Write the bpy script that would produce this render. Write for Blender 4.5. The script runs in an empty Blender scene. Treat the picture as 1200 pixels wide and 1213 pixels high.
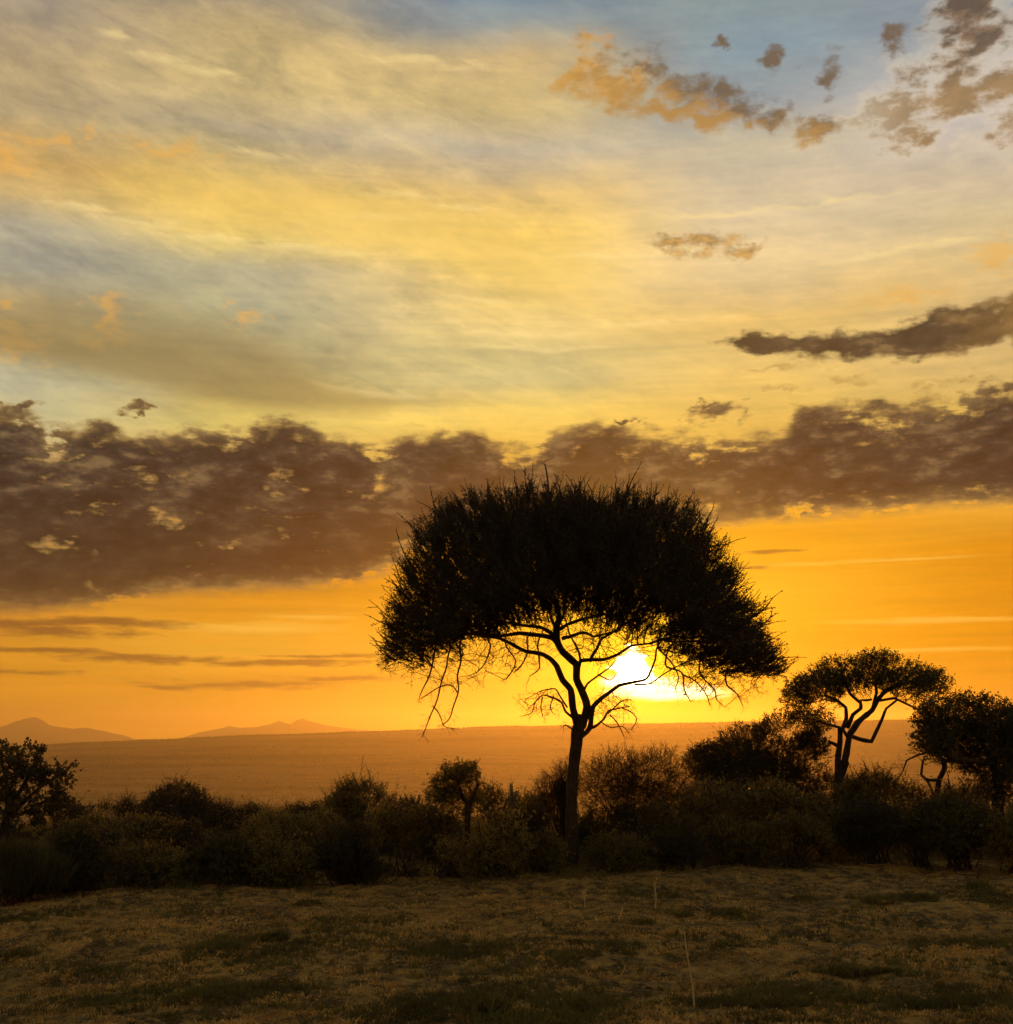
import bpy, bmesh, math, random
import numpy as np
from mathutils import Vector, Matrix, kdtree

# ------------------------------------------------------------------ camera
R = math.radians
FPX = 1448.0            # focal length in photograph pixels (photograph 1200 x 1213)
PITCH = R(10.05)
EYE = 2.2
SC = bpy.context.scene
COL = SC.collection
cam_data = bpy.data.cameras.new('camera')
cam_data.sensor_fit = 'HORIZONTAL'
cam_data.sensor_width = 36
cam_data.lens = FPX / 1200 * 36
cam_data.clip_start = 0.1
cam_data.clip_end = 200000
cam = bpy.data.objects.new('camera', cam_data)
cam.location = (0, 0, EYE)
cam.rotation_euler = (R(90) + PITCH, 0, 0)
COL.objects.link(cam)
SC.camera = cam

FW = np.array([0, math.cos(PITCH), math.sin(PITCH)])
UP = np.array([0, -math.sin(PITCH), math.cos(PITCH)])


def ray(px, py):
    d = FW * FPX + UP * (606.5 - py) + np.array([1.0, 0, 0]) * (px - 600)
    return d / np.linalg.norm(d)


def at(px, py, Y):
    """world point seen at photograph pixel (px, py) at depth Y along +Y"""
    d = ray(px, py)
    t = Y / d[1]
    return Vector((d[0] * t, Y, EYE + d[2] * t))


def sky_uv(px, py):
    """azimuth / elevation of a photograph pixel, both in units of 1/1448 rad"""
    d = ray(px, py)
    return (600 + FPX * math.atan2(d[0], d[1]), 863 - FPX * math.asin(d[2]))


# ------------------------------------------------------------------ colour management, sampling
SC.view_settings.view_transform = 'Standard'
SC.view_settings.look = 'None'
SC.view_settings.exposure = 0
SC.view_settings.gamma = 1
SC.view_settings.use_curve_mapping = False
SC.cycles.use_denoising = True
SC.cycles.use_adaptive_sampling = True
SC.cycles.adaptive_threshold = 0.03
SC.cycles.adaptive_min_samples = 16
SC.cycles.max_bounces = 4
SC.cycles.diffuse_bounces = 2
SC.cycles.transparent_max_bounces = 16
SC.cycles.volume_bounces = 0
SC.cycles.sample_clamp_indirect = 6

# ------------------------------------------------------------------ sun
SUN_PX = (750, 793)
sd = ray(*SUN_PX)
SUN_EL = math.asin(sd[2])
SUN_AZ = math.atan2(sd[0], sd[1])
sun_data = bpy.data.lights.new('sun', 'SUN')
sun_data.energy = 1.7
sun_data.angle = R(0.5)
sun_data.color = (1.0, 0.40, 0.055)
sun = bpy.data.objects.new('sun', sun_data)
sun.location = (40, 200, 60)
sun.rotation_euler = Vector(sd).to_track_quat('Z', 'Y').to_euler()
COL.objects.link(sun)


# ------------------------------------------------------------------ node helpers
class NT:
    def __init__(self, tree):
        self.t = tree

    def new(self, kind, **kw):
        n = self.t.nodes.new(kind)
        for k, v in kw.items():
            setattr(n, k, v)
        return n

    def put(self, sock, v):
        if isinstance(v, N):
            v = v.s
        if isinstance(v, bpy.types.NodeSocket):
            self.t.links.new(v, sock)
        else:
            if sock.type == 'RGBA' and len(v) == 3:
                v = (*v, 1)
            sock.default_value = v

    def math(self, op, a, b=0.0, c=0.0, clamp=False):
        n = self.new('ShaderNodeMath', operation=op, use_clamp=clamp)
        self.put(n.inputs[0], a)
        self.put(n.inputs[1], b)
        self.put(n.inputs[2], c)
        return N(self, n.outputs[0])

    def vmath(self, op, a, b=(0, 0, 0)):
        n = self.new('ShaderNodeVectorMath', operation=op)
        self.put(n.inputs[0], a)
        if op == 'SCALE':
            self.put(n.inputs[3], b)
        else:
            self.put(n.inputs[1], b)
        return N(self, n.outputs['Value' if op in ('LENGTH', 'DOT_PRODUCT', 'DISTANCE') else 'Vector'])

    def xyz(self, x, y, z=0.0):
        n = self.new('ShaderNodeCombineXYZ')
        self.put(n.inputs[0], x)
        self.put(n.inputs[1], y)
        self.put(n.inputs[2], z)
        return N(self, n.outputs[0])

    def step(self, v, a, b, lo=0.0, hi=1.0):
        """smooth step of v from a to b (a may be above b)"""
        n = self.new('ShaderNodeMapRange', interpolation_type='SMOOTHSTEP')
        if a > b:
            a, b, lo, hi = b, a, hi, lo
        for i, x in enumerate((v, a, b, lo, hi)):
            self.put(n.inputs[i], x)
        return N(self, n.outputs[0])

    def lin(self, v, a, b, lo=0.0, hi=1.0):
        n = self.new('ShaderNodeMapRange')
        for i, x in enumerate((v, a, b, lo, hi)):
            self.put(n.inputs[i], x)
        return N(self, n.outputs[0])

    def noise(self, vec, scale=1.0, detail=3.0, rough=0.55, dist=0.0, dim='3D', color=False):
        n = self.new('ShaderNodeTexNoise', noise_dimensions=dim)
        self.put(n.inputs['Vector'], vec)
        n.inputs['Scale'].default_value = scale
        n.inputs['Detail'].default_value = detail
        n.inputs['Roughness'].default_value = rough
        n.inputs['Distortion'].default_value = dist
        return N(self, n.outputs[1 if color else 0])

    def ramp(self, v, stops, interp='LINEAR'):
        n = self.new('ShaderNodeValToRGB')
        cr = n.color_ramp
        cr.interpolation = interp
        while len(cr.elements) < len(stops):
            cr.elements.new(0.5)
        for e, (p, c) in zip(cr.elements, sorted(stops)):
            e.position = p
            e.color = (*c, 1)
        self.put(n.inputs[0], v)
        return N(self, n.outputs[0])

    def mix(self, f, a, b, mode='MIX'):
        n = self.new('ShaderNodeMix', data_type='RGBA', blend_type=mode)
        self.put(n.inputs[0], f)
        self.put(n.inputs[6], a)
        self.put(n.inputs[7], b)
        return N(self, n.outputs[2])

    def curve(self, x, pts, x0, x1, y0, y1):
        """1-D function through pts (x, y), clamped outside [x0, x1]"""
        n = self.new('ShaderNodeFloatCurve')
        m = n.mapping
        cv = m.curves[0]
        pts = sorted(pts)
        cv.points[0].location = ((pts[0][0] - x0) / (x1 - x0), (pts[0][1] - y0) / (y1 - y0))
        cv.points[1].location = ((pts[-1][0] - x0) / (x1 - x0), (pts[-1][1] - y0) / (y1 - y0))
        for p in pts[1:-1]:
            cv.points.new((p[0] - x0) / (x1 - x0), (p[1] - y0) / (y1 - y0))
        m.update()
        self.put(n.inputs['Value'], self.lin(x, x0, x1, 0, 1))
        return N(self, n.outputs[0]) * (y1 - y0) + y0


class N:
    def __init__(self, nt, s):
        self.nt = nt
        self.s = s

    def __add__(self, o): return self.nt.math('ADD', self, o)
    def __radd__(self, o): return self.nt.math('ADD', o, self)
    def __sub__(self, o): return self.nt.math('SUBTRACT', self, o)
    def __rsub__(self, o): return self.nt.math('SUBTRACT', o, self)
    def __mul__(self, o): return self.nt.math('MULTIPLY', self, o)
    def __rmul__(self, o): return self.nt.math('MULTIPLY', o, self)
    def __truediv__(self, o): return self.nt.math('DIVIDE', self, o)
    def sat(self): return self.nt.math('ADD', self, 0.0, clamp=True)
    def min(self, o): return self.nt.math('MINIMUM', self, o)
    def max(self, o): return self.nt.math('MAXIMUM', self, o)
    def pow(self, o): return self.nt.math('POWER', self, o)


def lin1(v):
    v /= 255.0
    return v / 12.92 if v <= 0.04045 else ((v + 0.055) / 1.055) ** 2.4


def rgb(r, g, b):
    """a photograph colour 0..255 as scene-linear"""
    return (lin1(r), lin1(g), lin1(b))


# ------------------------------------------------------------------ sky (world)
world = bpy.data.worlds.new('World')
SC.world = world
world.use_nodes = True
wt = world.node_tree
wt.nodes.clear()
w = NT(wt)
tc = w.new('ShaderNodeTexCoord')
D = w.vmath('NORMALIZE', N(w, tc.outputs['Generated']))
sep = w.new('ShaderNodeSeparateXYZ')
w.put(sep.inputs[0], D)
dx, dy, dz = (N(w, sep.outputs[i]) for i in range(3))
U = w.math('ARCTAN2', dx, dy) * FPX + 600.0
V = 863.0 - w.math('ARCSINE', dz) * FPX
P = w.xyz(U, V, 0.0)

# shared noises (coordinates in 1/1448 rad)
warp = w.noise(w.vmath('MULTIPLY', P, (1 / 260, 1 / 150, 1)), 1, 4, 0.55, color=True)
warp_s = w.new('ShaderNodeSeparateColor')
w.put(warp_s.inputs[0], warp)
wr, wg, wb = (N(w, warp_s.outputs[i]) for i in range(3))
puff = w.noise(w.vmath('MULTIPLY', w.vmath('ADD', P, (913, 77, 0)), (1 / 62, 1 / 30, 1)), 1, 6, 0.54)          # cumulus lumps
puff2 = w.noise(w.vmath('MULTIPLY', w.vmath('ADD', P, (133, 517, 0)), (1 / 27, 1 / 13, 1)), 1, 5, 0.56)           # small lumps
fine = w.noise(w.vmath('MULTIPLY', w.vmath('ADD', P, (533, 17, 0)), (1 / 34, 1 / 7, 1)), 1, 4, 0.6)              # level wisps
A = U * 0.955 + V * 0.296
B = V * 0.955 - U * 0.296
streak = w.noise(w.xyz(A * (1 / 230), B * (1 / 74), wr * 1.8), 1, 6, 0.54, 0.5)     # falling to the right
streak2 = w.noise(w.xyz(A * (1 / 90), B * (1 / 24), wg * 2.0 + 5.0), 1, 5, 0.62, 0.6)
dw = w.noise(w.vmath('MULTIPLY', P, (1 / 40, 1 / 30, 1)), 1, 4, 0.6, color=True)
PW = w.vmath('ADD', P, w.vmath('MULTIPLY', w.vmath('SUBTRACT', dw, (0.5, 0.5, 0.5)), (95, 62, 0)))
vn = w.new('ShaderNodeTexVoronoi', feature='SMOOTH_F1')
w.put(vn.inputs['Vector'], w.vmath('MULTIPLY', PW, (1 / 66, 1 / 40, 1)))
vn.inputs['Scale'].default_value = 1.0
vn.inputs['Smoothness'].default_value = 0.35
vor = 0.44 - N(w, vn.outputs['Distance'])            # round heads of cumulus
dws = w.noise(w.vmath('MULTIPLY', PW, (1 / 46, 1 / 26, 1)), 1, 5, 0.6)
level = w.noise(w.xyz(U * (1 / 330), V * (1 / 17), wg * 0.8 + 9.0), 1, 5, 0.55)

# clear sky and veil: five columns of measured colours, blended across
COLS = {
    0: [(0, (160, 145, 122)), (60, (180, 158, 116)), (130, (184, 162, 118)), (185, (203, 163, 96)), (225, (205, 175, 115)),
        (260, (186, 175, 143)), (310, (163, 158, 134)), (350, (172, 154, 112)), (410, (160, 142, 95)), (445, (190, 184, 146)),
        (490, (212, 198, 140)), (560, (200, 150, 80)), (700, (205, 140, 55)), (740, (228, 152, 42)), (770, (236, 160, 38)), (810, (236, 158, 34)), (865, (236, 150, 34))],
    300: [(0, (165, 150, 120)), (40, (203, 176, 118)), (100, (208, 182, 122)), (150, (186, 169, 130)), (190, (205, 178, 112)),
          (240, (232, 192, 92)), (285, (236, 204, 112)), (322, (180, 171, 131)), (370, (168, 163, 125)), (430, (172, 158, 104)),
          (470, (200, 174, 95)), (500, (226, 200, 105)), (560, (205, 150, 70)), (690, (215, 140, 30)), (730, (238, 160, 34)), (765, (250, 180, 52)),
          (800, (236, 160, 38)), (865, (240, 163, 40))],
    600: [(0, (120, 141, 152)), (30, (142, 151, 148)), (75, (204, 176, 122)), (130, (212, 186, 122)), (175, (196, 181, 140)),
          (230, (226, 190, 104)), (280, (247, 205, 92)), (330, (246, 209, 104)), (380, (240, 209, 116)), (420, (204, 187, 112)),
          (455, (206, 190, 114)), (490, (242, 206, 96)), (560, (225, 170, 60)), (640, (240, 150, 24)), (720, (246, 165, 24)),
          (800, (250, 180, 44)), (865, (242, 160, 36))],
    900: [(0, (136, 150, 148)), (60, (136, 155, 160)), (120, (158, 162, 154)), (165, (200, 186, 142)), (220, (215, 195, 141)),
          (260, (226, 202, 141)), (320, (232, 202, 130)), (370, (236, 196, 102)), (420, (226, 192, 102)), (470, (232, 192, 92)),
          (560, (230, 175, 60)), (630, (246, 166, 26)), (700, (252, 178, 34)), (760, (246, 165, 16)), (865, (236, 155, 26))],
    1200: [(0, (142, 150, 154)), (60, (190, 184, 172)), (130, (200, 190, 166)), (190, (197, 180, 140)), (250, (216, 195, 136)),
           (300, (226, 196, 121)), (350, (221, 186, 110)), (440, (216, 181, 100)), (480, (222, 182, 82)), (620, (242, 166, 42)),
           (650, (236, 151, 17)), (700, (231, 146, 10)), (760, (236, 151, 6)), (820, (226, 146, 8)), (865, (222, 140, 16))],
}
Vw = V + (wg - 0.5) * 46.0 + (streak - 0.5) * 26.0
Uw = U + (wr - 0.5) * 150.0
Vn = w.lin(Vw, 0, 880)
base = None
xs = sorted(COLS)
for i, x in enumerate(xs):
    r = w.ramp(Vn, [(min(1, max(0, sky_uv(x, y)[1] / 880)), rgb(*c)) for y, c in COLS[x]])
    if base is None:
        base = r
    else:
        base = w.mix(w.step(Uw, sky_uv(xs[i - 1], 300)[0], sky_uv(x, 300)[0]), base, r)

# veil cloud: bright warm filaments and cool grey gaps, strongest high up
hi_w = w.step(V, 620, 420)
mod = (streak - 0.5) * 0.66 + (streak2 - 0.5) * 0.52 + (puff - 0.5) * 0.22 + (dws - 0.5) * 0.35
mod = mod * hi_w * w.step(U, 900, 350, 0.45, 1.0) + (level - 0.5) * w.step(V, 150, 420, 0.22, 0.40) + (fine - 0.5) * 0.14
bright = (mod * 1.1 + 1.0).max(0.3)
base = w.mix(1.0, base, w.xyz(bright, bright, bright), 'MULTIPLY')
warm = w.xyz(mod * 0.30 + 1.0, mod * 0.13 + 1.0, 1.0 - mod * 0.30)
base = w.mix(1.0, base, warm, 'MULTIPLY')


def ell(items, p=PW):
    """largest of 1 - |normalised distance| over ellipses (px, py, rx, ry)"""
    out = None
    for (cx, cy, rx, ry) in items:
        u, v = sky_uv(cx, cy)
        d = w.vmath('LENGTH', w.vmath('MULTIPLY', w.vmath('SUBTRACT', p, (u, v, 0)), (1 / rx, 1 / ry, 0)))
        out = d if out is None else out.min(d)
    return 1.0 - out


def band(top, bot, wt_, wb_, x0, x1, wobble=0.0):
    """1 deep inside the strip between two edge curves (points in photograph pixels), <0 outside"""
    tp = [sky_uv(*p) for p in top]
    bp = [sky_uv(*p) for p in bot]
    ys = [p[1] for p in tp + bp]
    y0, y1 = min(ys) - 10, max(ys) + 10
    T = w.curve(U, tp, x0, x1, y0, y1)
    Bc = w.curve(U, bp, x0, x1, y0, y1)
    Vv = V + wobble
    return ((Vv - T) / wt_).min((Bc - Vv) / wb_)


lo_ = w.step(V, 560, 680, 1.0, 0.84)
sky = w.vmath('MULTIPLY', base, w.xyz(lo_, lo_, lo_ * (1.06 + w.step(V, 560, 440) * w.step(V, 120, 240) * w.step(U, 180, 520) * 0.24)))

# bright filaments in the high veil
e = ell([(95, 245, 50, 5), (170, 264, 60, 6), (255, 284, 70, 6), (340, 298, 60, 5), (420, 302, 60, 4), (135, 42, 34, 5), (185, 66, 50, 6), (250, 84, 50, 6), (300, 180, 50, 5),
         (480, 70, 60, 8), (540, 78, 50, 8), (480, 235, 90, 7), (545, 248, 50, 6), (460, 262, 90, 6), (560, 355, 60, 4), (600, 395, 110, 4), (640, 410, 120, 4), (450, 465, 90, 6),
         (700, 300, 160, 4), (860, 250, 120, 4), (980, 240, 120, 5), (1080, 300, 130, 5), (760, 380, 120, 5)],
        w.vmath('ADD', P, w.xyz((wr - 0.5) * 60.0, (wg - 0.5) * 44.0 + (streak2 - 0.5) * 16.0, 0.0)))
a = w.step(e + (streak2 - 0.5) * 1.6 + (fine - 0.5) * 0.9, -0.15, 1.1) * 0.42
sky = w.mix(a, sky, rgb(255, 226, 152))

# warm orange scraps low on the left and by the left edge
e = ell([(133, 358, 34, 10), (131, 402, 24, 15), (125, 378, 14, 24), (8, 358, 22, 9), (14, 402, 34, 22), (292, 374, 26, 9), (2, 188, 40, 26), (50, 166, 26, 10),
         (105, 163, 18, 8), (200, 175, 60, 14), (1060, 350, 60, 8), (1185, 300, 30, 18)])
a = w.step(e + (puff2 - 0.5) * 2.6 + (fine - 0.5) * 1.2, -0.25, 1.1) * 0.62
sky = w.mix(a, sky, rgb(236, 176, 84))

# grey-brown shadowed veil falling from the left edge towards the middle
e = band([(0, 335), (150, 340), (300, 372), (420, 430), (560, 455), (640, 470)], [(0, 432), (80, 448), (200, 475), (330, 500), (520, 496), (640, 488)],
         55, 26, -60, 700, (wb - 0.5) * 40.0)
a = w.step(e + (streak - 0.5) * 1.2, 0.1, 1.1) * w.step(U, 660, 380) * 0.62
sky = w.mix(a, sky, rgb(146, 126, 82))

# bright bed of cirrus, upper left to middle
e = band([(0, 215), (150, 180), (300, 178), (420, 210), (520, 235), (640, 262), (800, 330)], [(0, 232), (150, 272), (330, 300), (450, 318), (560, 345), (700, 390), (800, 410)],
         34, 26, -60, 900, (wg - 0.5) * 60.0)
a = w.step(e + (streak - 0.5) * 1.6, 0.0, 1.3) * w.step(U, 820, 560) * w.step(U, 20, 420, 0.15, 1.0) * 0.6
sky = w.mix(a, sky, rgb(250, 208, 112))

# broken cumulus, upper right
LUMP = (puff - 0.5) * 2.4 + (puff2 - 0.5) * 1.7
e = ell([(672, 88, 34, 20), (705, 80, 40, 28), (705, 48, 34, 15), (760, 88, 46, 26), (810, 105, 42, 26), (850, 112, 42, 26), (880, 135, 40, 22), (915, 142, 34, 18),
         (968, 150, 32, 18), (985, 88, 26, 30), (920, 70, 22, 18), (852, 52, 16, 9), (1060, 50, 22, 16), (800, 130, 80, 20), (730, 105, 70, 26), (850, 140, 80, 16)])
a = w.step(e * 1.2 + LUMP * 0.8 + vor * 0.7, -0.15, 0.95)
spine = w.curve(U, [sky_uv(*q) for q in ((640, 84), (700, 82), (760, 88), (820, 108), (880, 132), (940, 148), (1000, 150))], 500, 1100, 0, 300)
under = w.step((V - spine) * 0.030 + (puff2 - 0.5) * 2.2 + (puff - 0.5) * 1.4, -0.35, 0.75)
c_ = w.mix(w.step(U + (puff2 - 0.5) * 240.0 + (puff - 0.5) * 240.0, 690, 800), rgb(210, 156, 78), rgb(112, 92, 70))
c_ = w.mix(under * 0.75, c_, rgb(196, 146, 70))
sky = w.mix(a * 0.92, sky, c_)

e = ell([(1165, 8, 60, 34), (1120, 55, 34, 34), (1085, 85, 46, 22), (1130, 88, 46, 30), (1125, 122, 52, 30), (1190, 98, 40, 34), (1200, 150, 44, 44), (1170, 165, 34, 24), (1150, 60, 60, 60),
         (1050, 128, 44, 22), (1085, 158, 50, 18), (1010, 148, 30, 12), (1260, 60, 80, 90), (1300, 180, 90, 60)])
a_edge = w.step(e * 1.1 + LUMP * 0.62, -0.35, 0.6)
sky = w.mix(a_edge * 0.45, sky, rgb(226, 208, 176))
a = w.step(e * 0.9 + LUMP * 1.0 + vor * 0.9, 0.10, 0.85) * w.step(U, 1030, 1120, 0.55, 1.0)
c_ = w.mix(w.step(puff2 + vor * 0.3, 0.38, 0.66), rgb(134, 106, 80), rgb(86, 71, 60))
c_ = w.mix(w.step(V + (puff - 0.5) * 90.0, 120, 190) * 0.5, c_, rgb(186, 148, 92))
sky = w.mix(a * 0.92, sky, c_)

# little brown cloud
e = ell([(795, 283, 40, 13), (835, 290, 60, 15), (878, 291, 36, 12)])
a = w.step(e + (puff2 - 0.5) * 1.5 + (fine - 0.5) * 1.0, -0.05, 0.9)
sky = w.mix(a * 0.85, sky, w.mix(w.step(puff2 + (V - 305.0) * 0.004, 0.42, 0.6), rgb(150, 112, 62), rgb(206, 154, 78)))

# long dark cloud, right
lum_ = (puff - 0.5) * 0.75 + (puff2 - 0.5) * 0.95 + (fine - 0.5) * 0.2 - vor * 0.22
DARK = w.mix(w.step(lum_, -0.20, 0.10), rgb(34, 29, 28), rgb(62, 52, 44))
DARK = w.mix(w.step(lum_, 0.02, 0.32) * 0.8, DARK, rgb(140, 112, 72))
e = band([(845, 402), (900, 392), (980, 388), (1050, 383), (1110, 364), (1160, 350), (1200, 344), (1400, 330)],
         [(845, 412), (900, 421), (1000, 428), (1080, 428), (1140, 424), (1200, 410), (1400, 420)], 15, 17, 800, 1600)
a = w.step(e.min(w.lin(U, 838, 905)) + (puff2 - 0.5) * 1.9 + (puff - 0.5) * 0.9 + vor * 1.1, 0.02, 0.70)
c_ = w.mix(w.step(U + (puff - 0.5) * 200.0, 1090, 1230) * 0.55, DARK, rgb(178, 134, 70))
sky = w.mix(a * 0.94, sky, c_)
e = ell([(930, 436, 70, 8), (1000, 450, 60, 9), (930, 462, 34, 7), (1120, 452, 60, 10), (1090, 470, 60, 8)])
a = w.step(e + (puff2 - 0.5) * 2.4 + (fine - 0.5) * 1.6, 0.15, 1.2)
sky = w.mix(a * 0.55, sky, rgb(176, 136, 72))

# the long bank of dark cloud
e1 = band([(-300, 500), (0, 478), (40, 486), (80, 506), (120, 500), (170, 512), (230, 508), (300, 503), (355, 500), (400, 515), (450, 524), (490, 513), (560, 510), (610, 528),
           (650, 512), (700, 500), (750, 512), (800, 516), (860, 512), (915, 512), (945, 488), (1000, 474), (1080, 478), (1140, 468), (1200, 462), (1500, 440)],
          [(-300, 745), (0, 742), (100, 738), (200, 722), (300, 717), (400, 710), (450, 696), (500, 672), (560, 650), (700, 646), (870, 640), (950, 632),
           (1050, 624), (1120, 617), (1200, 616), (1500, 600)], 30, 34, -500, 1700, (puff - 0.5) * 14.0 + vor * 9.0 + (puff2 - 0.5) * 14.0 + 8.0)
e2 = ell([(858, 488, 48, 15), (838, 480, 26, 7), (735, 497, 26, 5), (170, 489, 26, 7), (20, 482, 40, 9), (1180, 468, 70, 22)])
e = e1.max(e2 * 0.8 + (puff2 - 0.5) * 1.2)
dens = e + (puff - 0.5) * 0.9 + (puff2 - 0.5) * 0.8 + (fine - 0.5) * 0.4 + vor * 0.25
# holes with light behind, mostly on the left
hole = ell([(60, 645, 44, 20), (112, 652, 30, 12), (130, 608, 34, 12), (200, 616, 36, 12), (225, 560, 30, 16), (330, 570, 22, 34), (430, 585, 24, 10), (290, 600, 26, 8), (100, 580, 60, 8),
            (455, 562, 20, 24), (1030, 520, 34, 11), (940, 546, 22, 7), (1048, 602, 22, 9), (1152, 588, 24, 8), (950, 602, 18, 6), (820, 540, 22, 7), (675, 535, 20, 16),
            (60, 530, 20, 16), (260, 640, 50, 8), (430, 680, 34, 10), (160, 560, 20, 20)])
thin = (hole.max(-0.5) * 0.14 + 0.50 - (puff * 0.35 + puff2 * 0.35 + fine * 0.30 + vor * 0.22)).max(0.0)
dens = dens.min(1.3) - thin * w.step(U, 520, 400, 3.4, 5.0)
alpha = w.step(dens, -0.02, 0.62)
rim = w.step(dens + (puff2 - 0.5) * 0.9, 0.10, 1.00)
bank = w.mix(w.step(V, 560, 700) * w.step(U, 150, 500, 0.75, 1.0), DARK, w.mix(w.step(puff + (fine - 0.5) * 0.4, 0.36, 0.64), rgb(38, 31, 26), rgb(64, 48, 34)))
bank = w.mix((1.0 - rim) * 0.8, bank, rgb(190, 148, 80))
bank = w.mix(w.step(V + (level - 0.5) * 60.0 + (wr - 0.5) * 40.0, 675, 745) * w.step(U, 500, 300) * 0.6, bank, rgb(104, 72, 40))
bank = w.vmath('MULTIPLY', bank, (0.82, 0.86, 0.98))
sky = w.mix(alpha * 0.985, sky, bank)
clear = 1.0 - alpha * 0.85

# level streaks under the bank
PL = w.xyz(U + (wr - 0.5) * 80.0, V + (level - 0.5) * 16.0 + (wg - 0.5) * 14.0, 0.0)
e = ell([(60, 750, 130, 9), (50, 770, 130, 7), (170, 779, 150, 8), (20, 795, 90, 6), (300, 808, 170, 10), (400, 803, 130, 7), (390, 776, 100, 6), (330, 785, 120, 6), (120, 740, 120, 7),
         (210, 811, 60, 5), (915, 655, 36, 4), (908, 671, 30, 4), (20, 740, 80, 8)], PL)
a = w.step(e + (level - 0.5) * 2.0 + (fine - 0.5) * 1.8, 0.02, 0.95)
sky = w.mix(a * 0.9, sky, rgb(128, 82, 36))
e = ell([(1060, 664, 190, 4), (1100, 770, 160, 4), (960, 668, 90, 5), (1120, 735, 170, 5), (300, 745, 130, 10), (360, 730, 90, 7)], PL)
a = w.step(e + (level - 0.5) * 1.8, 0.1, 1.0)
sky = w.mix(a * 0.4, sky, rgb(255, 205, 90))

# sun behind thin low cloud, with its aureole
su, sv = sky_uv(*SUN_PX)
SP = w.vmath('SUBTRACT', P, (su, sv, 0))
dist = w.vmath('LENGTH', w.vmath('MULTIPLY', SP, (1, 1.05, 0)))
dist = dist + (puff2 - 0.5) * 44.0 + (fine - 0.5) * 14.0
aur = w.math('EXPONENT', dist * (-1 / 62.0))
aur2 = w.math('EXPONENT', dist * (-1 / 230.0))
core = w.step(dist, 26, 14)
low = w.step(ell([(766, 811, 46, 13), (732, 808, 26, 9), (790, 820, 80, 11)], P) + (fine - 0.5) * 0.8, -0.05, 0.62)
glow = w.vmath('SCALE', w.xyz(1.0, 0.66, 0.01), aur * 1.5)
glow = w.vmath('ADD', glow, w.vmath('SCALE', w.xyz(0.40, 0.15, 0.0), aur2 * clear * w.step(V, 560, 720, 0.15, 1.0) * 0.75))
glow = w.vmath('ADD', glow, w.vmath('SCALE', w.xyz(6.0, 5.0, 3.6), core))
glow = w.vmath('ADD', glow, w.vmath('SCALE', w.xyz(3.2, 2.6, 1.5), low))
sky = w.vmath('ADD', sky, glow)

# part physical sky behind; sunset sky kept strong there to brighten the ground
nish = w.new('ShaderNodeTexSky', sky_type='NISHITA')
nish.sun_disc = False
nish.sun_elevation = SUN_EL
nish.sun_rotation = SUN_AZ
nish.air_density = 1.0
nish.dust_density = 2.0
away = w.vmath('DOT_PRODUCT', D, (0.0, math.cos(R(14)), math.sin(R(14))))
keep = w.step(away, -0.9, 0.4, 0.75, 1.0)
sky = w.mix(keep, w.vmath('SCALE', N(w, nish.outputs[0]), 0.10), sky)
bg = w.new('ShaderNodeBackground')
w.put(bg.inputs[0], sky)
bg.inputs[1].default_value = 1.0
wo = w.new('ShaderNodeOutputWorld')
wt.links.new(bg.outputs[0], wo.inputs[0])
world.cycles.sampling_method = 'MANUAL'
world.cycles.sample_map_resolution = 512

# ------------------------------------------------------------------ materials
def material(name, build):
    m = bpy.data.materials.new(name)
    m.use_nodes = True
    m.node_tree.nodes.clear()
    t = NT(m.node_tree)
    out = t.new('ShaderNodeOutputMaterial')
    build(t, out)
    return m


def principled(t, out, color, rough=0.9, spec=0.2, bump=None, trans=None):
    p = t.new('ShaderNodeBsdfPrincipled')
    t.put(p.inputs['Base Color'], color)
    t.put(p.inputs['Roughness'], rough)
    p.inputs['Specular IOR Level'].default_value = spec
    if bump is not None:
        b = t.new('ShaderNodeBump')
        b.inputs['Strength'].default_value = bump[1]
        b.inputs['Distance'].default_value = bump[2]
        t.put(b.inputs['Height'], bump[0])
        t.t.links.new(b.outputs[0], p.inputs['Normal'])
    sh = p.outputs[0]
    if trans is not None:
        tr = t.new('ShaderNodeBsdfTranslucent')
        t.put(tr.inputs[0], trans[0])
        mx = t.new('ShaderNodeMixShader')
        mx.inputs[0].default_value = trans[1]
        t.t.links.new(sh, mx.inputs[1])
        t.t.links.new(tr.outputs[0], mx.inputs[2])
        sh = mx.outputs[0]
    t.t.links.new(sh, out.inputs['Surface'])


def pos(t):
    g = t.new('ShaderNodeNewGeometry')
    return N(t, g.outputs['Position'])


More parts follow.
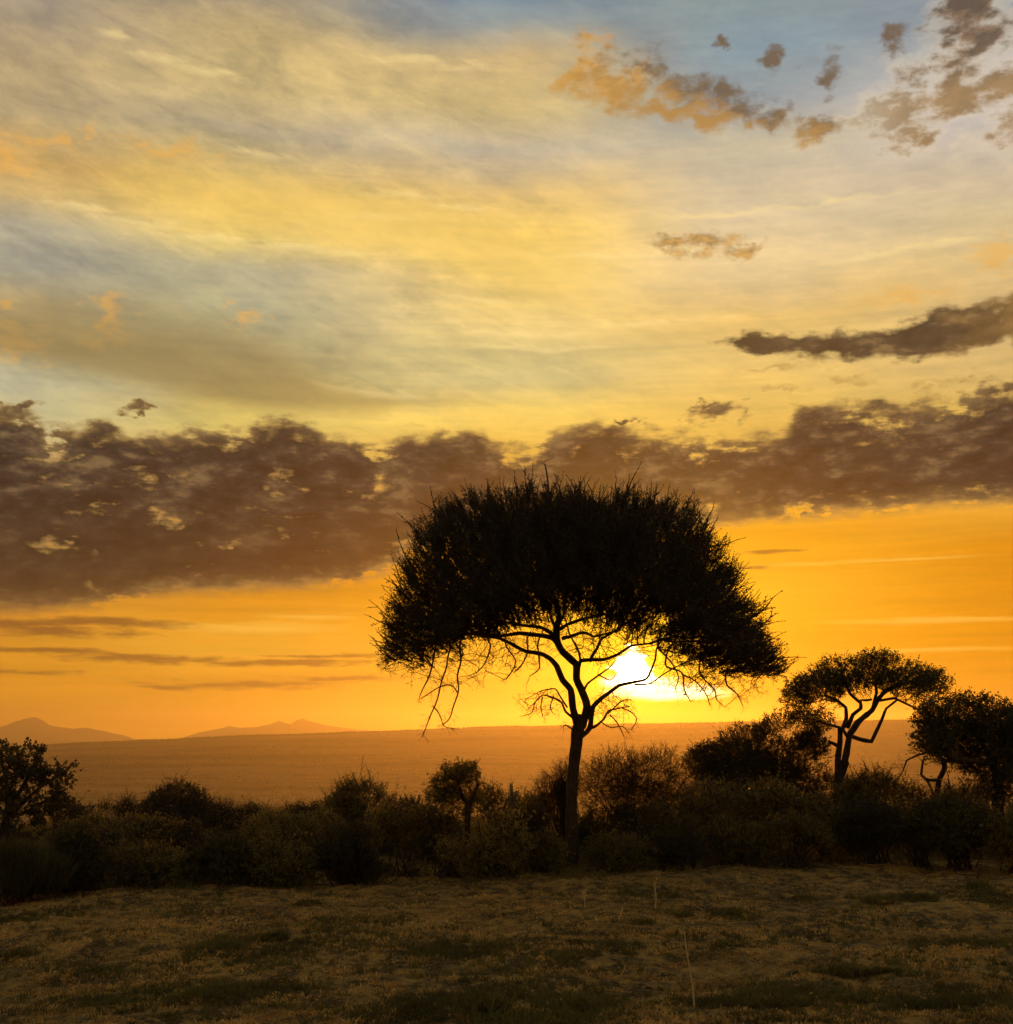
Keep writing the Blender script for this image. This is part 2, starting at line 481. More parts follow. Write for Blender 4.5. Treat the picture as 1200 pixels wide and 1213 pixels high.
def mat_soil(t, out):
    p = pos(t)
    n1 = t.noise(p, 0.45, 4, 0.6)
    n2 = t.noise(t.vmath('MULTIPLY', p, (1, 0.6, 1)), 2.6, 5, 0.65)
    n3 = t.noise(p, 22, 3, 0.7)
    n4 = t.noise(t.vmath('ADD', t.vmath('MULTIPLY', p, (1, 0.8, 1)), (31, 7, 0)), 4.2, 6, 0.66)
    c = t.mix(t.step((n1 - 0.5) * 0.35 + (n2 - 0.5) * 0.6 + (n4 - 0.5) * 0.8, -0.10, 0.12), (0.030, 0.021, 0.006), (0.230, 0.135, 0.028))
    c = t.mix(t.step(n2, 0.50, 0.68) * 0.75, c, (0.034, 0.029, 0.010))
    c = t.mix(t.step(n3, 0.45, 0.75) * 0.6, c, (0.34, 0.20, 0.055))
    # the plain far below: dry grass with level bands of bush
    sp = t.new('ShaderNodeSeparateXYZ')
    t.put(sp.inputs[0], p)
    y = N(t, sp.outputs[1])
    x = N(t, sp.outputs[0])
    b1 = t.noise(t.xyz(x * 0.0014, y * 0.0042), 1, 6, 0.62)
    b2 = t.noise(t.xyz(x * 0.02, y * 0.02), 1, 4, 0.7)
    far = t.mix(t.step(b1 + (b2 - 0.5) * 0.5, 0.42, 0.62), (0.125, 0.068, 0.022), (0.020, 0.014, 0.006))
    c = t.mix(t.step(y, 200, 700), c, far)
    principled(t, out, c, 0.95, 0.1, (n3 * 0.4 + n2, 0.6, 0.05))


M = {}
M['soil'] = material('dry_savanna_soil', mat_soil)
M['rock'] = material('mountain_rock', lambda t, out: principled(
    t, out, t.ramp(t.noise(pos(t), 0.0012, 6, 0.6), [(0.3, (0.05, 0.05, 0.04)), (0.7, (0.14, 0.11, 0.08))]), 0.95, 0.1))


# ------------------------------------------------------------------ numpy value noise for terrain
RNG = np.random.default_rng(7)
_G = RNG.random((256, 256))


def vnoise(x, y):
    xi = np.floor(x).astype(int)
    yi = np.floor(y).astype(int)
    fx = x - xi
    fy = y - yi
    fx = fx * fx * (3 - 2 * fx)
    fy = fy * fy * (3 - 2 * fy)
    g = lambda a, b: _G[a & 255, b & 255]
    return ((g(xi, yi) * (1 - fx) + g(xi + 1, yi) * fx) * (1 - fy) + (g(xi, yi + 1) * (1 - fx) + g(xi + 1, yi + 1) * fx) * fy) - 0.5


def fbm(x, y, o=4):
    s, a = 0, 1.0
    for i in range(o):
        s = s + a * vnoise(x * 2 ** i + 17.3 * i, y * 2 ** i + 5.1 * i)
        a *= 0.5
    return s


def sm(v, a, b):
    t = np.clip((v - a) / (b - a), 0, 1)
    return t * t * (3 - 2 * t)


RIDGE_AZ = np.array([-3.14, -1.2, -0.6, -0.393, -0.2, 0.0, 0.2, 0.393, 0.8, 1.4, 3.14])
RIDGE_Y = np.array([883, 883, 884, 883, 871, 861, 856, 853, 856, 866, 880])   # where the far edge of the plain shows, photograph px


def ridge_top(az):
    return EYE + 4600 * (863 - np.interp(az, RIDGE_AZ, RIDGE_Y)) / FPX


def height(x, y):
    x = np.asarray(x, float)
    y = np.asarray(y, float)
    r = np.hypot(x, y)
    az = np.arctan2(x, y)
    near = fbm(x * 0.16, y * 0.16, 3) * 0.20 + fbm(x * 0.9 + 40, y * 1.3, 4) * 0.095 + fbm(x * 5.0, y * 5.0 + 9, 3) * 0.022
    near = near * sm(r, 2, 6) * sm(-r, -300, -40)
    z = near + 0.02 * np.clip(x, -30, 30) * 0.35
    drop = -0.15 * np.clip(r - 28 - 1.5 * fbm(az * 9, az * 0 + 3, 2), 0, None)
    drop = np.maximum(drop, -100.0)
    top = ridge_top(az) + fbm(az * 40, az * 0, 3) * 2.5
    rise = sm(r, 2300, 4600) * (top + 100)
    back = sm(r, 4640, 6500) * (top + 100)
    roll = fbm(x * 0.0012, y * 0.0012, 4) * 7 * sm(r, 900, 1600) * sm(-r, -4300, -3300)
    return z + drop + rise - back + roll


# ------------------------------------------------------------------ object helpers
def mesh_np(name, V, F, mats, smooth=False, fmat=None):
    """V (n,3); F list of int arrays (each k-gon arrays of equal k)"""
    me = bpy.data.meshes.new(name)
    V = np.asarray(V, np.float32)
    F = [np.asarray(f, np.int32) for f in (F if isinstance(F, list) else [F]) if len(f)]
    nl = sum(f.size for f in F)
    nf = sum(len(f) for f in F)
    me.vertices.add(len(V))
    me.vertices.foreach_set('co', V.ravel())
    me.loops.add(nl)
    me.loops.foreach_set('vertex_index', np.concatenate([f.ravel() for f in F]))
    me.polygons.add(nf)
    tot = np.concatenate([np.full(len(f), f.shape[1], np.int32) for f in F])
    me.polygons.foreach_set('loop_start', np.concatenate([[0], np.cumsum(tot)[:-1]]).astype(np.int32))
    me.polygons.foreach_set('loop_total', tot)
    for m in (mats if isinstance(mats, (list, tuple)) else [mats]):
        me.materials.append(m)
    if fmat is not None:
        me.polygons.foreach_set('material_index', fmat)
    if smooth:
        me.polygons.foreach_set('use_smooth', np.ones(nf, bool))
    me.update(calc_edges=True)
    me.validate()
    return me


def link(name, data, parent=None, loc=None):
    o = bpy.data.objects.new(name, data)
    COL.objects.link(o)
    if parent is not None:
        o.parent = parent
    if loc is not None:
        o.location = loc
    return o


def tag(o, label, cat, group=None, kind=None):
    if label:
        o['label'] = label
    if cat:
        o['category'] = cat
    if group:
        o['group'] = group
    if kind:
        o['kind'] = kind
    return o


# ------------------------------------------------------------------ ground: one sheet out to 40 km
rs = np.concatenate([[0.0], np.linspace(1.0, 7.5, 14), 7.5 + np.cumsum(np.linspace(0.045, 0.13, 260))])
r = rs[-1]
while r < 13000:
    r *= 1.022
    rs = np.append(rs, r)
rs = np.sort(np.append(rs[rs < 12700], [4570, 4585, 4600, 4610, 4625, 4645, 4680, 13000]))
naz_in, naz_out = 460, 60
azs = np.concatenate([np.linspace(-0.55, 0.55, naz_in), np.linspace(0.55, 2 * math.pi - 0.55, naz_out)[1:-1]])
Rg, Ag = np.meshgrid(rs, azs, indexing='ij')
X = Rg * np.sin(Ag)
Y = Rg * np.cos(Ag)
Z = height(X, Y)
nr, na = Rg.shape
idx = np.arange(nr * na).reshape(nr, na)
a_ = idx[:-1, :]
b_ = idx[1:, :]
F = np.stack([a_, b_, np.roll(b_, -1, 1), np.roll(a_, -1, 1)], -1).reshape(-1, 4)
keep_ = np.ones(len(F), bool)
ground = link('ground', mesh_np('ground', np.stack([X, Y, Z], -1).reshape(-1, 3), F, M['soil'], smooth=True))
tag(ground, 'bare dry savanna soil dropping to a wide hazy plain', 'ground', kind='structure')


# ------------------------------------------------------------------ mountains beyond the plain
def mountain(pts, dist, label, seed):
    """skyline in photograph px -> a real massif standing at its distance"""
    pts = np.array(pts, float)
    ks = np.linspace(0, 1, 90)
    px = np.interp(ks, np.linspace(0, 1, len(pts)), pts[:, 0])
    py = np.interp(px, pts[:, 0], pts[:, 1])
    top = [at(a, b, dist) for a, b in zip(px, py)]
    ns = 26
    Vv = []
    for i, p in enumerate(top):
        base_z = -110.0
        h = max(p.z - base_z, 5) + fbm(np.array(i * 0.35 + seed), np.array(seed * 1.7), 3) * 8
        for j in range(ns):
            t = (j / (ns - 1)) * 2 - 1
            prof = (1 - abs(t) ** 1.3)
            wob = fbm(np.array(i * 0.13 + seed), np.array(j * 0.35 + seed), 4)
            yy = dist + t * (h * 2.4 + 250)
            Vv.append((p.x * yy / dist + wob * 70 * (1 - prof), yy, base_z + h * prof + wob * 34 * prof * (1 - prof) * 2))
    id2 = np.arange(len(top) * ns).reshape(len(top), ns)
    F = np.stack([id2[:-1, :-1], id2[1:, :-1], id2[1:, 1:], id2[:-1, 1:]], -1).reshape(-1, 4)
    o = link('mountain', mesh_np('mountain', Vv, F, M['rock'], smooth=True))
    return tag(o, label, 'mountain', kind='structure')


mountain([(-150, 868), (-100, 870), (-40, 866), (0, 861), (12, 857), (26, 852), (38, 849), (46, 850), (58, 858), (72, 861), (88, 863), (104, 862), (118, 865), (150, 872), (190, 890)],
         11600, 'pale conical mountain on the horizon left of all the trees', 1.0)
mountain([(170, 890), (235, 868), (262, 862), (272, 859), (284, 862), (300, 861), (318, 858), (330, 853), (336, 856), (344, 857), (352, 852), (360, 851), (370, 855), (384, 858), (410, 862), (470, 868), (560, 880)],
         11300, 'long low twin-topped mountain, faint on the horizon between left edge and tall thorn tree', 2.4)


# ------------------------------------------------------------------ plant materials
def mat_bark(t, out):
    p = pos(t)
    n = t.noise(t.vmath('MULTIPLY', p, (9, 9, 2.2)), 2.2, 5, 0.65)
    c = t.ramp(n, [(0.3, (0.018, 0.012, 0.008)), (0.7, (0.060, 0.040, 0.025))])
    principled(t, out, c, 0.9, 0.15, (n, 0.8, 0.02))


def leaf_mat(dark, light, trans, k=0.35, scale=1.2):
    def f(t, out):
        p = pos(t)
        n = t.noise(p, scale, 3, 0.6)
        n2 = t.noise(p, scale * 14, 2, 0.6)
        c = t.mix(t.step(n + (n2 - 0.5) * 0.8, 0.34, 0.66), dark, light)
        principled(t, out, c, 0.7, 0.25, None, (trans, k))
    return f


M['bark'] = material('thorn_tree_bark', mat_bark)
M['dead'] = material('dead_grey_wood', lambda t, out: principled(t, out, t.ramp(t.noise(pos(t), 8, 4, 0.6), [(0.3, (0.08, 0.06, 0.04)), (0.7, (0.22, 0.17, 0.12))]), 0.9, 0.1))
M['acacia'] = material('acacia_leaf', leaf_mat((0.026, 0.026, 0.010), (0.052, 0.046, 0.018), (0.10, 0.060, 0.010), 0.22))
M['leaf'] = material('bush_leaf', leaf_mat((0.060, 0.060, 0.014), (0.160, 0.145, 0.032), (0.30, 0.18, 0.03), 0.35))
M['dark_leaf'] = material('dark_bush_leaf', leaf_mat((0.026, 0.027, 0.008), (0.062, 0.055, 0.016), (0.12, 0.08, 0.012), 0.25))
M['pale_leaf'] = material('pale_green_leaf', leaf_mat((0.110, 0.096, 0.022), (0.250, 0.200, 0.052), (0.34, 0.23, 0.05), 0.4))
M['straw'] = material('dry_straw', leaf_mat((0.18, 0.105, 0.026), (0.58, 0.35, 0.085), (0.42, 0.25, 0.07), 0.35, 0.9))
M['pale_straw'] = material('bleached_stalk', lambda t, out: principled(t, out, (0.55, 0.38, 0.15), 0.8, 0.1, None, ((0.6, 0.42, 0.18), 0.3)))
M['herb'] = material('low_green_herb', leaf_mat((0.030, 0.031, 0.008), (0.105, 0.098, 0.022), (0.16, 0.12, 0.02), 0.35, 0.8))


# ------------------------------------------------------------------ geometry collector
class Geo:
    def __init__(self):
        self.V, self.T, self.Q, self.mt, self.mq, self.n = [], [], [], [], [], 0

    def add(self, V, T=None, Q=None, mt=0, mq=0):
        V = np.asarray(V, float).reshape(-1, 3)
        if T is not None and len(T):
            T = np.asarray(T)
            self.T.append(T + self.n)
            self.mt.append(np.broadcast_to(mt, (len(T),)))
        if Q is not None and len(Q):
            Q = np.asarray(Q)
            self.Q.append(Q + self.n)
            self.mq.append(np.broadcast_to(mq, (len(Q),)))
        self.V.append(V)
        self.n += len(V)

    def ok(self):
        return self.n > 0

    def mesh(self, name, mats, origin=(0, 0, 0), smooth=False):
        F, mi = [], []
        if self.T:
            F.append(np.concatenate(self.T))
            mi.append(np.concatenate(self.mt))
        if self.Q:
            F.append(np.concatenate(self.Q))
            mi.append(np.concatenate(self.mq))
        return mesh_np(name, np.concatenate(self.V) - np.asarray(origin), F, mats, smooth, np.concatenate(mi).astype(np.int32))


def unit(v):
    return v / np.maximum(np.linalg.norm(v, axis=-1, keepdims=True), 1e-9)


def tube(g, pts, rad, sides=7, mat=0, lump=0.0, seed=0, angular=0.0):
    """one continuous tapered limb along pts"""
    pts = np.asarray(pts, float)
    # resample smoothly (Catmull-Rom)
    n = len(pts)
    rad = np.asarray(rad, float)
    if n > 2:
        P4 = np.vstack([2 * pts[0] - pts[1], pts, 2 * pts[-1] - pts[-2]])
        out, ro = [], []
        for i in range(n - 1):
            for t in (0, 1 / 3, 2 / 3):
                p0, p1, p2, p3 = P4[i:i + 4]
                out.append(angular * (p1 * (1 - t) + p2 * t) + (1 - angular) * 0.5 * ((2 * p1) + (p2 - p0) * t + (2 * p0 - 5 * p1 + 4 * p2 - p3) * t * t + (3 * p1 - p0 - 3 * p2 + p3) * t ** 3))
                ro.append(rad[i] * (1 - t) + rad[i + 1] * t)
        pts, rad = np.array(out + [pts[-1]]), np.array(ro + [rad[-1]])
        n = len(pts)
    tg = unit(np.gradient(pts, axis=0))
    ref = np.array([0.31, 0.9, 0.2])
    a = unit(np.cross(tg, ref))
    b = np.cross(tg, a)
    ang = np.linspace(0, 2 * math.pi, sides, endpoint=False)
    rr = rad[:, None] * (1 + lump * fbm(ang[None, :] * 1.5 + seed + 0 * rad[:, None], np.arange(n)[:, None] * 0.7 + seed, 2))
    V = pts[:, None, :] + rr[..., None] * (np.cos(ang)[None, :, None] * a[:, None, :] + np.sin(ang)[None, :, None] * b[:, None, :])
    idx = np.arange(n * sides).reshape(n, sides)
    A_, B_ = idx[:-1], idx[1:]
    Q = np.stack([A_, np.roll(A_, -1, 1), np.roll(B_, -1, 1), B_], -1).reshape(-1, 4)
    g.add(V, None, Q, 0, mat)
    return pts, rad


def rods(g, P0, P1, r0, r1, mat=0, sides=3):
    """many thin tapered rods at once"""
    if not len(P0):
        return
    d = unit(P1 - P0)
    ref = np.where(np.abs(d[:, 2:3]) > 0.9, np.array([[1.0, 0, 0]]), np.array([[0, 0, 1.0]]))
    a = unit(np.cross(d, ref))
    b = np.cross(d, a)
    ang = np.linspace(0, 2 * math.pi, sides, endpoint=False)
    ring = np.cos(ang)[None, :, None] * a[:, None] + np.sin(ang)[None, :, None] * b[:, None]
    V = np.concatenate([P0[:, None] + ring * np.reshape(r0, (-1, 1, 1)), P1[:, None] + ring * np.reshape(r1, (-1, 1, 1))], 1)
    n = len(P0)
    k = np.arange(sides)
    q = np.stack([k, (k + 1) % sides, (k + 1) % sides + sides, k + sides], -1)
    Q = (q[None] + (np.arange(n) * 2 * sides)[:, None, None]).reshape(-1, 4)
    g.add(V, None, Q, 0, mat)


# ------------------------------------------------------------------ twig templates, all along +Z with unit length
def twig(rng, nleaf, leaf, wood=0.014, spurs=2, curl=0.25, bare=0.15, lw=0.42, thorn=0):
    g = Geo()
    k = 5
    ph = rng.uniform(0, 6.28)
    t = np.linspace(0, 1, k)
    sp = np.stack([np.cos(ph) * curl * t ** 2, np.sin(ph) * curl * t ** 2, t * (1 - 0.1 * curl)], -1)
    sp[1:-1, :2] += rng.normal(0, 0.02, (k - 2, 2))
    rods(g, sp[:-1], sp[1:], wood * (1 - 0.8 * t[:-1]), wood * (1 - 0.8 * t[1:]), 0)
    lines = [(sp, 1.0)]
    for i in range(spurs):
        u = rng.uniform(0.2, 0.75)
        p0 = np.array([np.interp(u, t, sp[:, j]) for j in range(3)])
        d = unit(np.array([rng.normal(), rng.normal(), rng.uniform(0.5, 1.3)]))
        l = rng.uniform(0.22, 0.45)
        p1 = p0 + d * l
        rods(g, p0[None], p1[None], wood * 0.6, wood * 0.15, 0)
        lines.append((np.array([p0, p1]), l))
    tot = sum(l for _, l in lines)
    Vv, Q = [], []
    for i in range(nleaf):
        ln, l = lines[rng.choice(len(lines), p=[l / tot for _, l in lines])]
        u = rng.uniform(bare, 1.0) * (len(ln) - 1)
        j = min(int(u), len(ln) - 2)
        p0 = ln[j] + (ln[j + 1] - ln[j]) * (u - j)
        ax = unit(ln[j + 1] - ln[j])
        d = unit(rng.normal(size=3) + ax * 0.7)
        s = leaf * rng.uniform(0.6, 1.3)
        wv = unit(np.cross(d, rng.normal(size=3))) * s * lw
        e = p0 + d * s
        m = p0 + d * s * 0.5
        Q.append(np.arange(4) + len(Vv) * 4)
        Vv.append([p0, m + wv, e, m - wv])
    if Vv:
        g.add(np.array(Vv), None, np.array(Q), 0, 1)
    return np.concatenate(g.V), np.concatenate(g.Q), np.concatenate(g.mq)


def blades(rng, n, spread=0.5, wdt=0.02, lean=0.5, mat=1):
    """tuft of grass blades, unit height"""
    g = Geo()
    Vv, Q = [], []
    for i in range(n):
        b0 = np.append(rng.normal(0, spread * 0.35, 2), 0)
        l = rng.uniform(0.5, 1.0)
        d = np.append(rng.normal(0, lean * 0.5, 2), 1)
        m = b0 + unit(d) * l * 0.55
        e = m + unit(d + np.append(d[:2] * 1.2, -0.1)) * l * 0.45
        wv = unit(np.append(rng.normal(size=2), 0)) * wdt
        k = len(Vv)
        Vv += [b0 - wv, b0 + wv, m + wv * 0.8, m - wv * 0.8, e]
        Q.append([k, k + 1, k + 2, k + 3])
        g.T.append(np.array([[k + 3, k + 2, k + 4]]))
    V = np.array(Vv)
    return V, np.array(Q), np.full(len(Q), mat), np.concatenate(g.T)


def scatter(g, tmpls, P, Dv, S, rng, mats=(0, 1)):
    """copy twig templates to points P along directions Dv at size S"""
    n = len(P)
    if n == 0:
        return
    which = rng.integers(0, len(tmpls), n)
    roll = rng.uniform(0, 6.283, n)
    z = unit(Dv)
    ref = np.where(np.abs(z[:, 2:3]) > 0.9, np.array([[1.0, 0, 0]]), np.array([[0, 0, 1.0]]))
    x0 = unit(np.cross(ref, z))
    y0 = np.cross(z, x0)
    x = x0 * np.cos(roll)[:, None] + y0 * np.sin(roll)[:, None]
    y = np.cross(z, x)
    for k, tm in enumerate(tmpls):
        V, Q, mq = tm[:3]
        T = tm[3] if len(tm) > 3 else None
        s = which == k
        c = int(s.sum())
        if not c:
            continue
        W = (V[None, :, 0:1] * x[s][:, None] + V[None, :, 1:2] * y[s][:, None] + V[None, :, 2:3] * z[s][:, None]) * S[s][:, None, None] + P[s][:, None]
        off = (np.arange(c) * len(V))[:, None, None]
        QQ = (Q[None] + off).reshape(-1, 4)
        mm = np.tile(np.where(mq == 0, mats[0], mats[1]), c)
        TT = (T[None] + off).reshape(-1, 3) if T is not None else None
        g.add(W, TT, QQ, mats[1], mm)


rt = np.random.default_rng(11)
TW_ACACIA = [twig(rt, 18, 0.085, 0.015, 3, rt.uniform(0.1, 0.45), 0.08, 0.34) for i in range(9)]
TW_SPIKE = [twig(rt, 26, 0.048, 0.024, 1, rt.uniform(0.05, 0.35), 0.03, 0.36) for i in range(9)]
TW_BUSH = [twig(rt, 16, 0.13, 0.014, 3, 0.35, 0.1, 0.40) for i in range(8)]
TW_ROUND = [twig(rt, 20, 0.20, 0.013, 3, 0.3, 0.25, 0.5) for i in range(8)]
TW_BARE = [twig(rt, 4, 0.08, 0.013, 4, 0.4, 0.2, 0.35) for i in range(8)]
TW_PALE = [twig(rt, 14, 0.16, 0.010, 2, 0.2, 0.25, 0.22) for i in range(8)]
TUFT = [blades(rt, 9, 0.6, 0.05, 0.8) for i in range(6)]
TUFT_UP = [blades(rt, 12, 0.35, 0.024, 0.3) for i in range(6)]
TUFT_FLAT = [blades(rt, 6, 1.2, 0.12, 1.8) for i in range(6)]


# ------------------------------------------------------------------ branching that grows into a crown
def grow(seeds, attract, rng, step=0.12, reach=1.4, kill=0.2, iters=90):
    """space colonisation; seeds = points already on limbs.  returns nodes, parent index"""
    nodes = [Vector(p) for p in seeds]
    parent = [-1] * len(nodes)
    A_ = np.array(attract)
    alive = np.ones(len(A_), bool)
    near = np.full(len(A_), -1)
    neard = np.full(len(A_), 1e9)
    NP = np.array([list(p) for p in nodes])
    # nearest seed
    for s0 in range(0, len(A_), 500):
        dd = np.linalg.norm(A_[s0:s0 + 500, None] - NP[None], axis=2)
        near[s0:s0 + 500] = dd.argmin(1)
        neard[s0:s0 + 500] = dd.min(1)
    for it in range(iters):
        use = alive & (neard < reach)
        if not use.any():
            use = alive
            if not use.any():
                break
        ids = near[use]
        vec = unit(A_[use] - NP[ids])
        acc = np.zeros((len(NP), 3))
        np.add.at(acc, ids, vec)
        src = np.unique(ids)
        d = unit(acc[src] + rng.normal(0, 0.25, (len(src), 3)))
        new = NP[src] + d * step
        start = len(NP)
        NP = np.vstack([NP, new])
        parent += list(src)
        cand = np.nonzero(alive)[0]
        for s0 in range(0, len(cand), 800):
            cc = cand[s0:s0 + 800]
            dd = np.linalg.norm(A_[cc][:, None] - new[None], axis=2)
            j = dd.argmin(1)
            m = dd.min(1)
            better = m < neard[cc]
            near[cc[better]] = start + j[better]
            neard[cc[better]] = m[better]
        alive &= neard > kill
    return NP, np.array(parent)


def branch_radii(parent, n_seed, tip=0.005, power=2.3, cap=0.06):
    n = len(parent)
    rp = np.zeros(n)
    kids = np.bincount(parent[parent >= 0], minlength=n)
    for i in range(n - 1, n_seed - 1, -1):
        if kids[i] == 0:
            rp[i] = tip ** power
        if parent[i] >= 0:
            rp[parent[i]] += rp[i]
    return np.minimum(rp ** (1 / power), cap), kids


def root_at(name, px, Y, label, cat, group=None):
    p = at(px, 900, Y)
    z = float(height(p.x, Y))
    o = link(name, None, None, (p.x, Y, z))
    o.empty_display_size = 0.3
    return tag(o, label, cat, group), np.array([p.x, Y, z])


def part(name, g, mats, root, org, kind=None, smooth=False):
    o = link(name, g.mesh(name, mats, org, smooth), root)
    if kind:
        o['kind'] = kind
    return o


def px_path(lst, Y0):
    """[(px, py, depth offset, radius px)] -> points, radii"""
    P_, R_ = [], []
    for (a, b, dy, r) in lst:
        p = at(a, b, Y0 + dy)
        P_.append(list(p))
        R_.append(r * (Y0 + dy) / FPX)
    return np.array(P_), np.array(R_)

# ------------------------------------------------------------------ the tall umbrella thorn
YT = 20.3
tree, org = root_at('umbrella_thorn_tree', 677, YT, 'tallest tree, a flat-topped umbrella thorn standing in front of the setting sun', 'tree', 'thorn trees')
rng = np.random.default_rng(3)
LIMBS = [
    ('trunk', [(677, 1030, 0, 13), (677, 1014, 0, 10), (677, 985, 0, 8.6), (677, 945, 0, 7.8), (679, 915, 0, 7.6), (682, 888, 0, 8.0), (684, 868, 0, 8.4), (687, 855, 0, 7.6), (688, 846, 0, 6.5)], 12),
    ('limb', [(689, 862, 0, 6.6), (692, 838, 0.05, 7.2), (691, 820, 0.1, 6.6), (686, 803, 0.1, 6.4), (677, 786, 0.1, 6.2), (667, 771, 0.1, 6.0), (660, 757, 0, 6.0), (658, 742, 0, 5.6), (660, 728, 0.1, 4.6), (653, 700, 0.2, 3.4), (650, 670, 0.2, 2.4)], 9),
    ('limb', [(684, 860, 0, 6.2), (680, 840, -0.1, 6.4), (675, 818, -0.15, 5.6), (671, 804, -0.2, 5.4), (662, 790, -0.25, 5.0), (652, 780, -0.3, 4.2), (640, 775, -0.4, 3.6), (622, 771, -0.6, 3.3), (606, 763, -0.8, 3.0), (590, 756, -1.0, 2.6), (566, 752, -1.3, 2.2), (540, 750, -1.5, 1.6)], 8),
    ('limb', [(661, 762, 0, 5.0), (652, 754, 0.2, 4.2), (636, 749, 0.4, 3.8), (616, 749, 0.7, 3.4), (598, 753, 1.0, 3.0), (576, 754, 1.3, 2.6), (548, 744, 1.7, 2.0), (525, 735, 2.0, 1.5)], 7),
    ('limb', [(656, 752, 0, 3.6), (640, 742, -0.5, 3.0), (618, 738, -1.1, 2.6), (590, 735, -1.7, 2.0)], 6),
    ('limb', [(683, 800, 0.1, 4.6), (683, 790, 0.2, 4.0), (688, 784, 0.3, 3.6), (700, 782, 0.3, 3.0), (716, 780, 0.4, 2.6), (732, 776, 0.6, 2.2), (748, 767, 0.8, 1.9), (768, 762, 1.0, 1.5)], 7),
    ('limb', [(699, 783, 0.3, 2.8), (702, 774, 0.2, 2.6), (706, 765, 0, 2.4), (714, 757, -0.2, 2.2), (726, 748, -0.5, 1.9), (742, 740, -0.8, 1.6), (760, 728, -1.1, 1.3)], 6),
    ('limb', [(688, 785, 0.3, 2.2), (686, 775, 0.5, 2.0), (680, 762, 0.8, 1.8), (674, 750, 1.1, 1.6), (670, 735, 1.5, 1.4)], 6),
    ('limb', [(667, 756, 0, 3.4), (676, 752, -0.3, 2.8), (690, 749, -0.6, 2.5), (703, 754, -1.0, 2.0), (712, 753, -1.3, 1.8), (735, 745, -1.8, 1.5)], 6),
    ('limb', [(664, 745, 0, 3.6), (675, 738, 0.5, 3.0), (695, 733, 1.0, 2.4), (720, 728, 1.5, 1.8)], 6),
    ('limb', [(691, 820, 0.1, 2.2), (697, 811, 0.1, 1.8), (708, 800, 0.2, 1.5), (719, 791, 0.3, 1.2), (728, 786, 0.4, 0.8)], 5),
    ('limb', [(688, 874, 0, 3.0), (697, 863, 0, 4.4), (701, 850, -0.1, 4.4), (704, 837, -0.2, 3.9), (711, 828, -0.3, 3.6), (722, 820, -0.45, 3.2), (735, 814, -0.6, 2.9), (750, 811, -0.8, 2.4), (763, 805, -0.9, 2.0), (771, 798, -1.0, 1.8), (775, 784, -1.1, 1.6), (778, 768, -1.2, 1.4), (790, 752, -1.3, 1.1)], 7),
    ('limb', [(698, 863, 0, 2.8), (706, 859, 0.1, 2.4), (715, 852, 0.2, 1.9), (723, 844, 0.3, 1.6), (736, 839, 0.4, 1.2), (748, 836, 0.5, 0.8)], 5),
    ('limb', [(681, 852, 0, 2.6), (673, 843, -0.1, 2.2), (665, 833, -0.2, 1.8), (655, 826, -0.3, 1.5), (643, 826, -0.35, 1.2), (632, 832, -0.4, 0.9), (624, 842, -0.45, 0.6)], 5),
    ('limb', [(672, 838, -0.1, 1.7), (664, 826, 0.0, 1.4), (654, 817, 0.1, 1.2), (642, 816, 0.2, 0.9), (631, 822, 0.3, 0.6)], 5),
    ('limb', [(659, 745, 0, 3.2), (655, 735, 0.7, 2.6), (650, 725, 1.5, 2.0), (655, 712, 2.2, 1.5)], 6),
    ('limb', [(661, 742, 0, 3.2), (665, 733, -0.7, 2.6), (668, 722, -1.5, 2.0), (665, 708, -2.2, 1.5)], 6),
    ('limb', [(752, 811, -0.8, 1.7), (770, 812, -0.6, 1.4), (790, 800, -0.3, 1.2), (812, 786, 0, 1.1), (840, 775, 0.3, 0.9)], 5),
]
seeds = []
low_seeds = []
for i, (nm, pth, sides) in enumerate(LIMBS):
    g = Geo()
    P_, R_ = px_path(pth, YT)
    R_ *= 0.88 if i == 0 else 0.72
    if i == 0:
        P_[0][2] = org[2] - 0.12
    elif i:
        P_[1:, :] += rng.normal(0, 0.022, P_[1:].shape)
    pp, rr = tube(g, P_, R_, sides, 0, 0.2, i, 0.45)
    part(nm, g, [M['bark']], tree, org, smooth=True)
    if i >= 11:
        low_seeds += list(pp[2:])
    if i >= 1:
        zmin = at(0, 775, YT).z
        for p in pp[len(pp) // 3:]:
            if p[2] > zmin:
                seeds.append(p)

# crown: a shell between two profiles round the stem, wider to left and right as in the outline
cx0 = at(685, 700, YT).x
KPX = YT / FPX


def zpy(py):
    return np.interp(py, [500, 900], [at(685, 500, YT).z, at(685, 900, YT).z])


